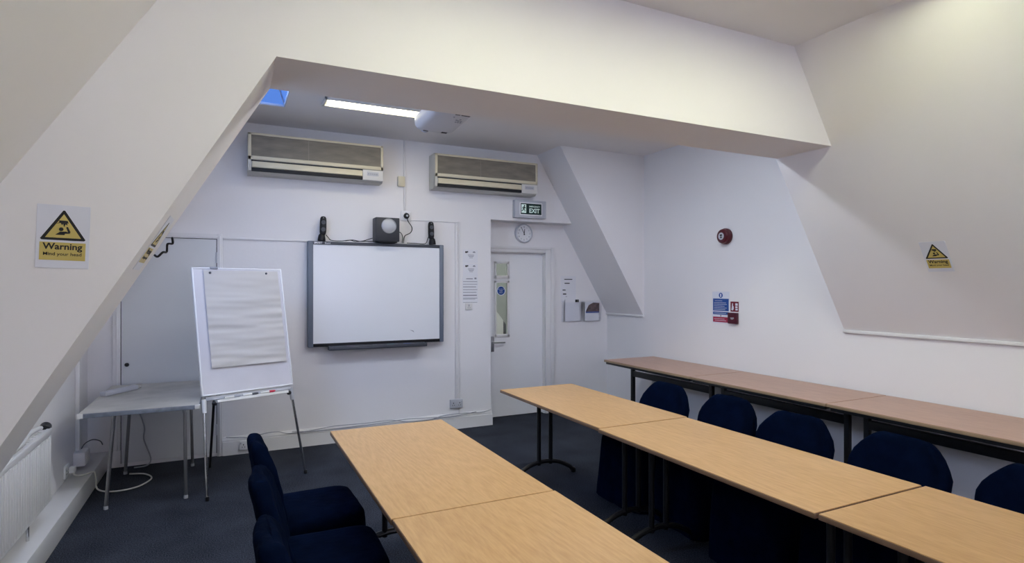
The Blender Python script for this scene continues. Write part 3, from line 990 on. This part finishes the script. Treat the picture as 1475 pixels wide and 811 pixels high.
cable('power_cable', [(1.705, 6.045, 2.335), (1.71, 6.03, 2.29), (1.755, 6.03, 2.22), (1.74, 6.03, 2.165), (1.68, 6.03, 2.13), (1.665, 6.03, 2.08), (1.66, 6.02, zt_ + .004)], .0045, 'blackplastic', 'black mains lead hanging from the socket behind the subwoofer')
cable('speaker_cable', [(1.594, 6.02, 2.17), (1.63, 6.01, 2.155), (1.652, 6.02, 2.11), (1.645, 6.02, 2.06), (1.65, 6.02, zt_ + .004)], .004, 'blackplastic', 'black cable curling down from the right side of the subwoofer')

# ------------------------------------------------------------------ sockets and trunking
def socket(name, lab, X, w_, h_, gang, mt='white', dep=.012, grp='white wall sockets'):
    o = thing(name, lab, 'socket', X @ V((0, 0, 0)), grp)
    MB(X).box(-w_ / 2, w_ / 2, -h_ / 2, h_ / 2, .0005, dep, .003).build('face_plate', mt, o)
    for g in range(gang):
        cx_ = 0 if gang == 1 else (-.25 + .5 * g) * w_
        m = MB(X)
        m.rect(cx_ - .004, cx_ + .004, h_ * .02, h_ * .16, dep - .0004, .0012)
        for dx in (-.011, .011):
            m.rect(cx_ + dx - .003, cx_ + dx + .003, -h_ * .22, -h_ * .12, dep - .0004, .0012)
        m.build('socket_slots', 'ink', o)
        MB(X).box(cx_ - .007 + (.024 if g else -.024) * (gang > 1), cx_ + .007 + (.024 if g else -.024) * (gang > 1), h_ * .16, h_ * .36, dep - .001, dep + .004, .001).build('switch', 'lightgrey', o)
    return o
s1 = socket('wall_socket', 'white single socket with a black plug beside the subwoofer', on_back(1.700, YB, 2.345), .105, .11, 1)
pl = thing('mains_plug', 'black round plug pushed into the socket beside the subwoofer', 'plug', (1.700, YB - .02, 2.345))
MB().lathe((1.702, YB - .0175, 2.345), (0, -1, 0), [(.030, 0), (.032, .012), (.026, .030), (.012, .036), (.0, .036)], 20).build('body', 'blackplastic', pl)
MB().lathe((1.702, YB - .0535, 2.345), (0, -1, 0), [(.012, 0), (.010, .002), (.0, .002)], 14).build('fuse_cover', 'lightgrey', pl)
s2 = socket('wall_socket', 'white double socket at the foot of the vertical trunking', on_back(2.272, YB, .282), .146, .095, 2, 'lightgrey', .03)
s3 = socket('wall_socket', 'white double socket on the skirting behind the easel', on_back(.150, YB - .0305, .085), .13, .085, 2, 'white', .026)
s4 = socket('wall_switch', 'small white switch plate below the pinned notices', on_back(2.428, YB, 1.362), .085, .075, 1, 'offwhite', .01)
tag(MB().box(1.676, 1.698, YB - .014, YB - .0005, 2.402, ZC - .001, .002).build('cable_trunking', 'gloss'), 'thin white trunking from the ceiling down to the subwoofer socket', 'trunking')
tag(MB().box(2.262, 2.288, YB - .018, YB - .0005, .332, 2.296, .003).build('cable_trunking', 'gloss'), 'white vertical trunking right of the whiteboard, down to the double socket', 'trunking')
tag(MB().box(XL + .0005, XL + .03, 5.62, 5.70, .29, 1.02, .004).build('cable_trunking', 'gloss'), 'white trunking on the left wall above the white box', 'trunking')
sb = thing('sensor_box', 'small cream sensor box on the wall between the air conditioners', 'sensor', (1.645, YB, 2.70))
MB().box(1.612, 1.685, YB - .036, YB - .0005, 2.655, 2.765, .005).build('body', 'cream', sb)
MB().box(1.606, 1.622, YB - .030, YB - .004, 2.66, 2.76, .003).build('side_cover', 'creamside', sb)
cable('floor_cable', [(-.03, YB - .040, .176), (.18, YB - .034, .150), (.30, YB - .036, .174), (.42, YB - .036, .178), (.53, YB - .036, .150), (.75, YB - .036, .158), (.95, YB - .036, .176), (1.3, YB - .036, .172), (1.52, YB - .036, .178), (1.72, YB - .038, .140), (1.95, YB - .036, .136), (2.12, YB - .036, .166), (2.35, YB - .036, .172), (2.55, YB - .036, .158), (2.69, YB - .034, .180)], .0045, 'cablegrey', 'grey cable running along the top of the back skirting', n=6)
cable('floor_cable', [(.55, YB - .040, .164), (.80, YB - .046, .148), (1.1, YB - .046, .152), (1.45, YB - .046, .158), (1.7, YB - .046, .172), (2.0, YB - .046, .158), (2.2, YB - .048, .148), (2.5, YB - .046, .176)], .0045, 'cablegrey', 'second grey cable twisting along the back skirting', n=6)

# ------------------------------------------------------------------ air conditioners
def air_con(x0, x1, z0, z1, lab):
    o = thing('air_conditioner', lab, 'air conditioner', ((x0 + x1) / 2, YB, z0), 'wall air conditioners')
    yf = 5.885
    H_ = z1 - z0
    # side-section body
    prof_ = [(YB - .001, z1), (yf + .012, z1), (yf, z1 - .012), (yf, z0 + .085), (yf + .012, z0 + .03), (yf + .055, z0), (YB - .001, z0)]
    MB().prism([(x0, y, z) for y, z in prof_], (x1 - x0, 0, 0)).build('body', 'creamside', o)
    t = .030
    zb = z0 + .125
    m = MB()
    for (a, b, c, d) in ((x0 + .003, x0 + t, zb, z1 - .004), (x1 - t * .9, x1 - .003, zb, z1 - .004), (x0 + .003, x1 - .003, z1 - .024, z1 - .004), (x0 + .003, x1 - .003, zb, zb + .034)):
        m.box(a, b, yf - .012, yf + .002, c, d, .003)
    fr = m.build('front_frame', 'cream', o)
    m = MB().box(x0 + t - .002, x1 - t * .9 + .002, yf - .004, yf + .004, zb + .03, z1 - .02)
    m.build('grille', 'grille', o)
    xm = x0 + (x1 - x0) * .425
    MB().box(xm - .003, xm + .003, yf - .008, yf, zb + .03, z1 - .02).build('grille_bar', 'grillebar', o)
    xe_ = x1 - (x1 - x0) * .165
    MB().box(x0 + .032, xe_, yf - .004, yf + .03, z0 + .020, z0 + .050, .002).build('outlet', 'ink', o)
    MB().obox(((x0 + .037 + xe_ - .004) / 2, yf - .007, z0 + .080), (xe_ - x0 - .042, 0, 0), (0, .007, -.004), (0, .010, .056), .002).build('louvre', 'cream', o)
    MB().box(x0 + .030, xe_, yf - .003, yf + .01, z0 + .107, z0 + .122).build('shadow_gap', 'ink', o)
    MB().box(xe_, x1 - .004, yf - .008, yf + .04, z0 + .016, z0 + .118, .006).build('control_panel', 'offwhite', o)
    m = MB(on_back((xe_ + x1) / 2, yf - .008, z0 + .082)).box(-.062, .055, -.020, .020, 0, .002, .0008)
    m.build('display', 'lightgrey', o)
    m = MB(on_back((xe_ + x1) / 2, yf - .0105, z0 + .082))
    for k in range(5):
        m.rect(-.052 + k * .020, -.038 + k * .020, -.008, .004, 0, .0006)
    m.build('indicator_marks', 'grey', o)
    m = MB().box(x0, x0 + .030, yf - .006, yf + .03, z0 + .02, zb, .004)
    m.build('end_cap', 'creamside', o)
air_con(.150, 1.412, 2.648, 3.026, 'left wall-mounted air conditioner with brown grille above the whiteboard')
air_con(1.962, 3.205, 2.640, 3.014, 'right wall-mounted air conditioner with brown grille above the exit sign')

# ------------------------------------------------------------------ notices on the back wall
def notice(name, lab, X, w_, h_, marks, mt='paperwhite', cat='notice', grp=None):
    o = thing(name, lab, cat, X @ V((0, 0, 0)), grp)
    MB(X).box(-w_ / 2, w_ / 2, -h_ / 2, h_ / 2, .0004, .0016).build('sheet', mt, o)
    if marks:
        m = MB(X)
        for mk in marks:
            m.use(mk[0])
            if mk[1] == 'r': m.rect(*mk[2:6], .0016, .0006)
            elif mk[1] == 'd': m.disc(*mk[2:5], .0016, .0006)
        m.build('print', None, o)
    return o
def headed(s=1.0):
    return [('ink', 'd', -.052, .046, .011), ('ink', 'd', -.033, .050, .008), ('ink', 'r', -.052, -.036, .040, .052),
            ('inkgrey', 'r', .03, .062, .040, .050), ('inkgrey', 'r', .036, .056, .050, .056),
            ('inkgrey', 'r', -.028, .045, .010, .017), ('inkgrey', 'r', -.020, .040, -.006, .001), ('inkgrey', 'r', -.012, .030, -.020, -.015)]
notice('notice_sheet', 'white headed notice sheet at the top of the column beside the door', on_back(2.447, YB, 1.930), .180, .150, headed(), grp='notices left of the door')
notice('notice_sheet', 'white headed notice sheet second from the top beside the door', on_back(2.448, YB, 1.772), .180, .150, headed(), grp='notices left of the door')
rows = [('inkgrey', 'r', -.05, .03, .122, .132), ('inkgrey', 'r', .05, .075, .122, .142)]
for k, (z, x1_, t_) in enumerate(((.095, .085, .006), (.066, .085, .005), (.036, .07, .008), (.004, .085, .006), (-.026, .075, .007), (-.060, .08, .012), (-.092, .085, .007), (-.104, .06, .005))):
    rows.append(('inkgrey', 'r', -.088, x1_, z - t_ / 2, z + t_ / 2))
rows.append(('ink', 'r', -.088, .085, -.141, -.138))
notice('notice_sheet', 'white notice sheet with rows of text above the small switch plate', on_back(2.447, YB, 1.548), .186, .290, rows, grp='notices left of the door')
nm = [('ink', 'r', -.06, .06, .118, .128), ('ink', 'r', -.055, .02, .066, .078), ('ink', 'r', -.085, -.04, -.020, -.008), ('ink', 'r', -.080, -.03, -.072, -.058), ('inkgrey', 'r', -.04, -.02, -.10, -.094)]
notice('notice_sheet', 'white notice sheet with four dark lines above the acrylic pockets', on_back(3.885, YR, 1.555), .225, .330, nm)
# acrylic leaflet pockets
def pocket(x, lab, name='leaflet_holder'):
    o = thing(name, lab, 'leaflet holder', (x, YR, 1.13), 'acrylic leaflet holders beside the door')
    m = MB()
    z0, z1, hw = 1.140, 1.405, .140
    m.box(x - hw, x + hw, YR - .006, YR - .002, z0, z1)
    m.prism([(x - hw + .01, YR - .045, z0), (x + hw - .01, YR - .045, z0), (x + hw, YR - .075, z1 - .02), (x - hw, YR - .075, z1 - .02)], (0, .003, 0))
    m.prism([(x - hw, YR - .006, z0), (x - hw + .01, YR - .045, z0), (x - hw, YR - .075, z1 - .02), (x - hw, YR - .006, z1)], (.003, 0, 0))
    m.prism([(x + hw - .003, YR - .006, z0), (x + hw - .013, YR - .045, z0), (x + hw - .003, YR - .075, z1 - .02), (x + hw - .003, YR - .006, z1)], (.003, 0, 0))
    m.box(x - hw, x + hw, YR - .045, YR - .002, z0 - .003, z0)
    m.build('pocket', 'acrylic', o)
    return o
pocket(3.925, 'clear acrylic leaflet holder nearer the door frame')
pocket(4.222, 'clear acrylic leaflet holder on the right, holding a photo leaflet')
o = thing('leaflet', 'white folded leaflet with a small black mark in the left holder', 'leaflet', (3.95, YR - .02, 1.142))
MB().obox((3.93, YR - .028, 1.285), (.215, 0, 0), (0, .003, 0), (0, .006, .28)).build('sheet', 'paperwhite', o)
m = MB().box(3.965, 3.992, YR - .044, YR - .040, 1.385, 1.42); m.box(3.997, 4.015, YR - .044, YR - .040, 1.385, 1.42)
m.build('print', 'ink', o)
o = thing('leaflet', 'leaflet with a dark reddish photo in the right holder', 'leaflet', (4.225, YR - .02, 1.142))
MB().obox((4.225, YR - .032, 1.265), (.215, 0, 0), (0, .006, 0), (0, -.004, .24)).build('sheet', 'paperwhite', o)
MB().prism([(4.125, YR - .0405, 1.262), (4.332, YR - .0405, 1.262), (4.332, YR - .0425, 1.372), (4.24, YR - .0425, 1.378), (4.17, YR - .042, 1.345)], (0, .003, 0)).build('cover_photo', 'photo', o)
MB().box(4.125, 4.332, YR - .0405, YR - .0385, 1.245, 1.262).build('cover_band', 'bluepen', o)

# ------------------------------------------------------------------ exit sign and clock
ex = thing('exit_sign', 'green EMERGENCY EXIT sign in a grey box above the door', 'exit sign', (3.18, YB, 2.39))
X = on_back(3.185, 6.005, 2.497)
MB().box(2.978, 3.392, 6.005, YB - .001, 2.392, 2.602, .008).build('housing', 'lightgrey', ex)
MB(X).box(-.150, .150, -.076, .076, -.002, .0035, .002).build('sign_surround', 'white', ex)
MB(X).box(-.136, .138, -.063, .064, .003, .0045).build('sign_panel', 'exitgreen', ex)
m = MB(X)
m.text('EMERGENCY', .045, .022, .024, bold=.0004, z=.0045, sx=1.05)
m.text('EXIT', .043, -.042, .070, bold=.0018, z=.0045, sx=.98)
m.build('lettering', 'exitwhite', ex)
m = MB(X).use('exitwhite').rect(-.128, -.066, -.048, .052, .0045, .0006).use('exitgreen')
q = .0052
m.disc(-.088, .036, .009, q, .0005)
m.poly([(-.112, .020), (-.092, .028), (-.080, .022), (-.070, .006), (-.077, .002), (-.085, .012), (-.090, -.002), (-.078, -.014), (-.080, -.034), (-.087, -.034), (-.087, -.018), (-.100, -.008), (-.112, -.028), (-.126, -.028), (-.126, -.021), (-.116, -.021), (-.106, .004), (-.102, .014), (-.110, .012), (-.116, .0), (-.122, .003)], q, .0005)
m.build('pictogram', None, ex)
ck = thing('wall_clock', 'round white wall clock with black hands above the door', 'clock', (3.235, YR, 2.235))
c0 = V((3.235, YR - .002, 2.236))
MB().lathe(c0, (0, -1, 0), [(.110, 0), (.118, .006), (.118, .030), (.110, .038), (.102, .038), (.100, .026), (.0, .026)], 48).build('case', 'lightgrey', ck)
MB().lathe(c0 + V((0, -.027, 0)), (0, -1, 0), [(.1, 0), (.1, .001), (.0, .001)], 40).build('dial', 'white', ck)
X = on_back(c0.x, c0.y - .0282, c0.z)
m = MB(X)
for k in range(12):
    a = PI / 2 - k * PI / 6
    m.text(str(12 if k == 0 else k), .078 * math.cos(a), .078 * math.sin(a) - .008, .024, bold=.0005)
m.build('numerals', 'inkgrey', ck)
def hand(a, L, w_, nm, z):
    d = V((math.sin(a), math.cos(a), 0)); s_ = V((d.y, -d.x, 0)) * w_
    m = MB(X).prism([(-d * .02 + s_ + V((0, 0, z))), (-d * .02 - s_ + V((0, 0, z))), (d * L - s_ * .5 + V((0, 0, z))), (d * L + s_ * .5 + V((0, 0, z)))], (0, 0, .001))
    m.build(nm, 'ink', ck)
hand(math.radians(-28), .085, .0045, 'minute_hand', .002)
hand(math.radians(8), .055, .006, 'hour_hand', .0035)

# ------------------------------------------------------------------ warning signs
def warning_sign(name, lab, X, w_=.156, h_=.226):
    o = thing(name, lab, 'sign', X @ V((0, 0, 0)))
    S = w_ / .156
    T = X @ Matrix.Scale(S, 4)
    MB(X).box(-w_ / 2, w_ / 2, -h_ / 2, h_ / 2, .0006, .0026, .0006, 1).build('plate', 'signwhite', o)
    b = .0026 / S
    m = MB(T).use('ink')
    m.poly([(-.062, -.013), (-.066, -.009), (-.002, .094), (.003, .094), (.066, -.009), (.062, -.013)], b, .0008)
    m.use('yellow').poly([(-.052, -.0045), (.0005, .081), (.053, -.0045)], b + .0008, .0006)
    # striking edge, burst, head, bent body with raised arm
    m.use('ink')
    z = b + .0015
    m.poly([(-.014, .058), (.012, .0575), (.015, .048), (.006, .050), (-.008, .049), (-.024, .045), (-.012, .051)], z, .0005)
    m.poly([(-.008, .049), (-.004, .041), (-.001, .047), (.002, .034), (.006, .045), (.012, .041), (.010, .050)], z + .0005, .0004)
    m.disc(-.006, .0265, .0066, z, .0005)
    m.poly([(-.023, .006), (-.009, .0175), (.008, .019), (.014, .0165), (.008, .034), (.013, .036), (.021, .018), (.019, .012), (.005, .011), (.004, .006)], z, .0005)
    m.build('pictogram', None, o)
    m = MB(T)
    bm = bmesh.new(); bm.free()
    m.box(-.067, .067, -.085, -.021, b, b + .0008, .0003, 1)
    m.build('text_panel', 'yellow', o)
    m = MB(T)
    m.text('Warning', 0, -.046, .0315, bold=.0007, z=b + .0008, sx=1.03)
    m.text('Mind your head', 0, -.068, .0165, bold=.00015, z=b + .0008, sx=1.08)
    m.build('lettering', 'ink', o)
    return o
ang = math.radians(-1.8)
Xw = frame((-.5375, BY0, 1.775), (math.cos(ang), 0, math.sin(ang)), (-math.sin(ang), 0, math.cos(ang)))
warning_sign('warning_sign', 'yellow head-bump warning sign on the white beam leg, upper left of the photo', Xw)
us = V((-1, 0, 1.647)).normalized()
pz = 1.788
warning_sign('warning_sign', 'yellow head-bump warning sign on the sloping wall at right', frame((xsr(pz) - .0002, 2.166, pz), (0, -1, 0), us))
uu = V((1, 0, 1.696)).normalized()
pz = 1.775
warning_sign('warning_sign', 'yellow warning sign seen edge-on, under the raking beam leg by the cupboard', frame((xe(pz) + .0002, 2.80, pz), (0, 1, 0), uu), .170, .255)
cable('cord', [(-.300, 3.005, 1.735), (-.287, 2.995, 1.728), (-.268, 3.0, 1.748), (-.255, 3.02, 1.752), (-.250, 3.0, 1.785), (-.232, 3.02, 1.79), (-.232, 3.0, 1.815)], .005, 'blackplastic', 'short black twisted cord poking out from the raking beam leg', n=6)

# ------------------------------------------------------------------ fire alarm and notices on the right wall
al = thing('fire_alarm', 'round dark red fire alarm sounder on the dormer wall', 'alarm', (XR, 4.265, 2.092))
c0 = V((XR - .001, 4.262, 2.092))
MB().lathe(c0, (-1, 0, 0), [(.074, 0), (.080, .004), (.080, .030), (.074, .036), (.070, .062), (.060, .072), (.040, .076), (.0, .076)], 40).build('body', 'alarm', al)
MB(on_right(c0.x - .0765, c0.y, c0.z)).disc(0, 0, .036, 0, .001).build('label_disc', 'lightgrey', al)
m = MB(on_right(c0.x - .0778, c0.y, c0.z))
m.poly([(-.012, .018), (.012, .018), (.016, .004), (.006, .004), (.005, -.010), (.014, -.014), (.014, -.020), (-.014, -.020), (-.014, -.014), (-.005, -.010), (-.006, .004), (-.016, .004)], 0, .0006)
m.build('pictogram', 'ink', al)
fa = thing('fire_notice', 'tall blue and white fire action notice on the right wall', 'sign', (XR, 4.34, 1.38))
X = on_right(XR, 4.338, 1.372)
MB(X).box(-.113, .113, -.155, .165, .0006, .0024).build('plate', 'signwhite', fa)
m = MB(X).use('blue').disc(0, .128, .026, .0024, .0006).rect(-.104, .104, -.030, .094, .0024, .0006).rect(-.104, .104, -.068, -.040, .0024, .0006)
m.use('red').rect(-.104, .104, -.145, -.092, .0024, .0006)
m.use('signwhite')
m.rect(-.008, .008, .112, .144, .003, .0006)
for k, (a, b, z) in enumerate(((-.08, .02, .072), (-.09, .07, .052), (-.09, .08, .036), (-.09, .05, .018), (-.09, .08, .0), (-.09, .06, -.016), (-.09, .07, -.054), (-.09, .05, -.112), (-.08, .07, -.128))):
    m.rect(a, b, z - .0018, z + .0018, .003, .0005)
m.use('inkgrey').disc(0, -.080, .009, .0024, .0006)
m.build('print', None, fa)
cp = thing('fire_sign', 'small red square sign with white symbols beside the blue notice', 'sign', (XR, 4.16, 1.39))
X = on_right(XR, 4.160, 1.388)
MB(X).box(-.052, .050, -.048, .052, .0006, .0024).build('plate', 'brick', cp)
m = MB(X).poly([(-.040, -.03), (-.022, -.036), (-.010, -.02), (-.012, .004), (-.020, .01), (-.020, .034), (-.030, .036), (-.034, .0)], .0024, .0006)
m.rect(.010, .040, .012, .036, .0024, .0006); m.rect(.010, .038, -.012, .006, .0024, .0006); m.rect(.012, .040, -.034, -.018, .0024, .0006)
m.build('pictogram', 'signwhite', cp)
cb = thing('fire_call_point', 'dark red break-glass call point below the small red sign', 'call point', (XR, 4.16, 1.28))
X = on_right(XR, 4.164, 1.278)
MB(X).box(-.055, .055, -.056, .052, .0005, .036, .005).build('housing', 'darkred', cb)
m = MB(X).poly([(-.022, .004), (.024, .008), (.028, -.004), (.012, -.014), (-.010, -.014)], .036, .0008)
m.build('glass_mark', 'grey', cb)
MB(X).box(-.038, .038, -.036, .030, .0352, .0362).build('break_panel', 'darkred', cb)

# ------------------------------------------------------------------ radiator, box, cables in the left corner
rd = thing('radiator', 'white ribbed panel radiator on the left wall', 'radiator', (-1.03, 3.8, .155))
ry0, ry1, rz0, rz1, rx = 3.03, 4.49, .27, .715, -1.0
m = MB().box(rx - .062, rx - .004, ry0, ry1, rz0, rz1 - .006, .004)
n = int((ry1 - ry0) / .0415)
for k in range(n):
    y = ry1 - .012 - (k + 1) * .0415
    m.box(rx - .008, rx + .009, y, y + .029, rz0 + .012, rz1 - .045, .004)
m.box(rx - .008, rx + .007, ry0, ry1, rz1 - .042, rz1 - .006, .003); m.box(rx - .008, rx + .007, ry0, ry1, rz0, rz0 + .012, .003)
m.build('panel', 'gloss', rd)
m = MB().box(rx - .064, rx - .040, ry0, ry1, rz1 - .012, rz1 - .001, .003)
m.box(rx - .018, rx + .005, ry0, ry1, rz1 - .012, rz1 - .001, .003)
for k in range(24):
    y = ry0 + .05 + k * (ry1 - ry0 - .1) / 23
    m.box(rx - .042, rx - .016, y, y + .012, rz1 - .012, rz1 - .003)
m.build('top_grille', 'gloss', rd)
m = MB().lathe((rx - .03, ry1 - .02, rz1 - .005), (0, 1, .25), [(.026, 0), (.030, .004), (.030, .045), (.024, .05), (.0, .05)], 20)
m.build('valve_knob', 'black', rd)
for y in (3.3, 4.2):
    MB().box(XL + .001, rx - .06, y - .02, y + .02, rz0 + .05, rz1 - .06).build('bracket', 'gloss', rd)
m = MB().tube([(rx - .03, 4.15, .150), (rx - .03, 4.15, rz0 + .005)], .008, 10)
m.build('pipe', 'chrome', rd)
cable('loose_cable', [(rx - .015, 3.60, rz1 + .018), (rx - .015, 3.85, rz1 + .018), (rx - .015, 4.0, rz1 + .024), (rx - .03, 4.15, rz1 + .035), (rx - .035, 4.28, rz1 + .030), (rx - .03, 4.40, rz1 + .020)], .014, 'cablewhite', 'thick white cable lying on top of the radiator')
tag(MB().obox((rx - .052, 3.80, rz1 + .0125), (.022, 0, 0), (0, .42, 0), (0, 0, .026), .004).build('metal_bar', 'grey'), 'flat grey bar resting on the radiator top under the cable', 'bar')
jb = thing('junction_box', 'white plastic box fixed low on the left wall at the foot of the trunking', 'box', (-1.05, 5.66, .15))
MB().box(XL + .001, -1.02, 5.55, 5.71, .180, .289, .006).build('body', 'white', jb)
MB().box(-1.022, -1.015, 5.56, 5.70, .188, .282, .003).build('cover', 'offwhite', jb)
so = socket('wall_socket', 'white socket low on the left wall beside the white box', on_left(XL, 5.33, .215), .12, .09, 2, 'white', .014)
pg = thing('mains_plug', 'white plug in the low socket on the left wall', 'plug', (XL + .04, 5.35, .2))
MB().box(XL + .0155, XL + .055, 5.345, 5.395, .19, .235, .006).build('body', 'white', pg)
MB().tube([(XL + .045, 5.37, .192), (XL + .045, 5.37, .172)], .006, 8).build('cord_grip', 'offwhite', pg)
cable('mains_lead', [(XL + .045, 5.37, .170), (-1.02, 5.38, .157), (-.985, 5.40, .158), (-.945, 5.44, .156), (-.935, 5.45, .10), (-.92, 5.45, .012), (-.80, 5.36, .008), (-.66, 5.40, .008), (-.58, 5.58, .008), (-.64, 5.74, .008), (-.76, 5.80, .008)], .006, 'cablewhite', 'white mains lead looping over the skirting onto the carpet')
cable('hanging_lead', [(-.72, 6.045, .69), (-.71, 6.045, .60), (-.725, 6.045, .50), (-.70, 6.045, .42), (-.68, 6.045, .33), (-.685, 6.04, .24), (-.655, 6.04, .14), (-.63, 6.03, .05), (-.66, 6.0, .010), (-.75, 5.98, .009)], .006, 'cablegrey', 'grey lead hanging behind the grey utility table')
cable('thin_wire', [(-1.06, 5.63, .30), (-1.04, 5.66, .335), (-1.0, 5.72, .345), (-.965, 5.80, .31), (-.955, 5.84, .27)], .004, 'darkgrey', 'thin dark wire curling above the white box in the corner')
ps = thing('power_strip', 'grey white extension strip lying at the back of the grey table', 'power strip', (-.84, 5.72, GH), )
T = Matrix.Translation((-.80, 5.60, GH + .0005)) @ Matrix.Rotation(math.radians(57), 4, 'Z')
MB(T).box(-.17, .17, -.028, .028, 0, .036, .008).build('body', 'lightgrey', ps)
for k in range(4):
    MB(T).box(-.13 + k * .075, -.09 + k * .075, -.016, .016, .0355, .037, .0006, 1).build('outlet', 'lightgrey', ps)
cable('strip_lead', [(-.712, 5.742, GH + .012), (-.68, 5.79, GH + .008), (-.70, 5.86, GH + .008), (-.76, 5.90, GH + .008), (-.74, 5.97, GH + .008), (-.70, 6.02, GH + .008)], .005, 'cablewhite', 'white lead from the extension strip across the grey table')

# ------------------------------------------------------------------ ceiling lamp and projector
def ceiling_lamp(x0, x1, y0, y1, lab, mt):
    o = thing('ceiling_light', lab, 'ceiling light', ((x0 + x1) / 2, (y0 + y1) / 2, ZC - .03))
    z0, z1 = ZC - .022, ZC - .0005
    m = MB()
    f_ = .022
    for (a, b, c, d) in ((x0, x1, y0, y0 + f_), (x0, x1, y1 - f_, y1), (x0, x0 + f_, y0, y1), (x1 - f_, x1, y0, y1)):
        m.box(a, b, c, d, z0, z1, .003)
    m.box(x0 + .005, x1 - .005, y0 + .005, y1 - .005, z1 - .004, z1)
    m.build('housing', 'offwhite', o)
    m = MB()
    w_ = (y1 - y0 - 2 * f_)
    m.box(x0 + f_ + .03, x1 - f_ - .03, y0 + f_ + .012, y1 - f_ - .012, z0 + .002, z0 + .010, .003)
    m.build('diffuser', mt, o)
ceiling_lamp(.705, 1.93, 4.950, 5.170, 'long fluorescent ceiling light beside the projector', 'lampemit')
ceiling_lamp(.40, 1.65, 1.50, 1.76, 'fluorescent ceiling light before the beam, above the left tables', 'lampfront')
ceiling_lamp(1.92, 3.17, 1.50, 1.76, 'fluorescent ceiling light before the beam, above the middle tables', 'lampfront')
ceiling_lamp(2.00, 3.10, 3.45, 3.65, 'added fill light on the ceiling just behind the beam, towards the dormer', 'fillrearright')  # unseen lamp, added to brighten the door and dormer side
ceiling_lamp(.60, 1.80, 3.45, 3.65, 'added fill light on the ceiling just behind the beam, towards the easel', 'fillrearleft')  # unseen lamp, added to take over light from the dimmed rear lamp
ceiling_lamp(1.30, 2.55, -1.0, -.70, 'added fill light on the ceiling behind the camera', 'fillbehind')  # unseen lamp, added as general fill for the front part

pj_ = thing('projector', 'white ceiling-mounted projector facing the whiteboard', 'projector', (1.5, 4.3, ZC))
T = Matrix.Translation((1.50, 4.27, 2.86)) @ Matrix.Rotation(math.radians(3), 4, 'Z') @ Matrix.Rotation(math.radians(-6), 4, 'X')
m = MB(T)
rings = []
for z, hx, hy in ((0, .115, .185), (.004, .135, .21), (.016, .152, .235), (.045, .165, .25), (.09, .167, .252), (.110, .160, .245), (.114, .15, .235)):
    rings.append(rrect(0, 0, z, hx, hy, .06))
m.loft(rings).build('body', 'projwhite', pj_)
m = MB(T)
m.lathe((-.06, .235, .06), (0, 1, 0), [(.048, 0), (.048, .03), (.040, .036), (.034, .02), (.0, .02)], 28)
m.build('lens_ring', 'skytinted', pj_)
m = MB(T)
m.lathe((-.06, .258, .06), (0, 1, 0), [(.033, 0), (.02, .008), (.0, .010)], 24)
m.build('lens', 'ink', pj_)
for x, y, r in ((.07, -.06, .008), (.09, -.06, .008), (.11, -.06, .008), (.08, -.09, .010), (.105, -.085, .010), (.06, -.10, .009), (.085, -.12, .008), (.02, -.15, .007)):
    MB(T).lathe((x, y, .001), (0, 0, -1), [(r, -.004), (r, .003), (r * .7, .005), (.0, .005)], 12).build('button', 'grey', pj_)
for b_ in ((.01, .05, -.215, -.19, -.001, .01, .003), (.06, .13, -.215, -.19, -.001, .01, .003), (.05, .10, .17, .20, -.001, .008, .002), (-.10, -.06, .19, .205, -.001, .008, .002)):
    MB(T).box(*b_).build('vent', 'ink', pj_)
m = MB().tube([(1.50, 4.27, 2.965), (1.50, 4.27, ZC - .01)], .022, 16)
m.lathe((1.50, 4.27, ZC - .012), (0, 0, 1), [(.07, 0), (.075, .004), (.075, .0115)], 28)
m.box(1.42, 1.58, 4.19, 4.35, 2.955, 2.972, .004)
m.build('ceiling_mount', 'white', pj_)
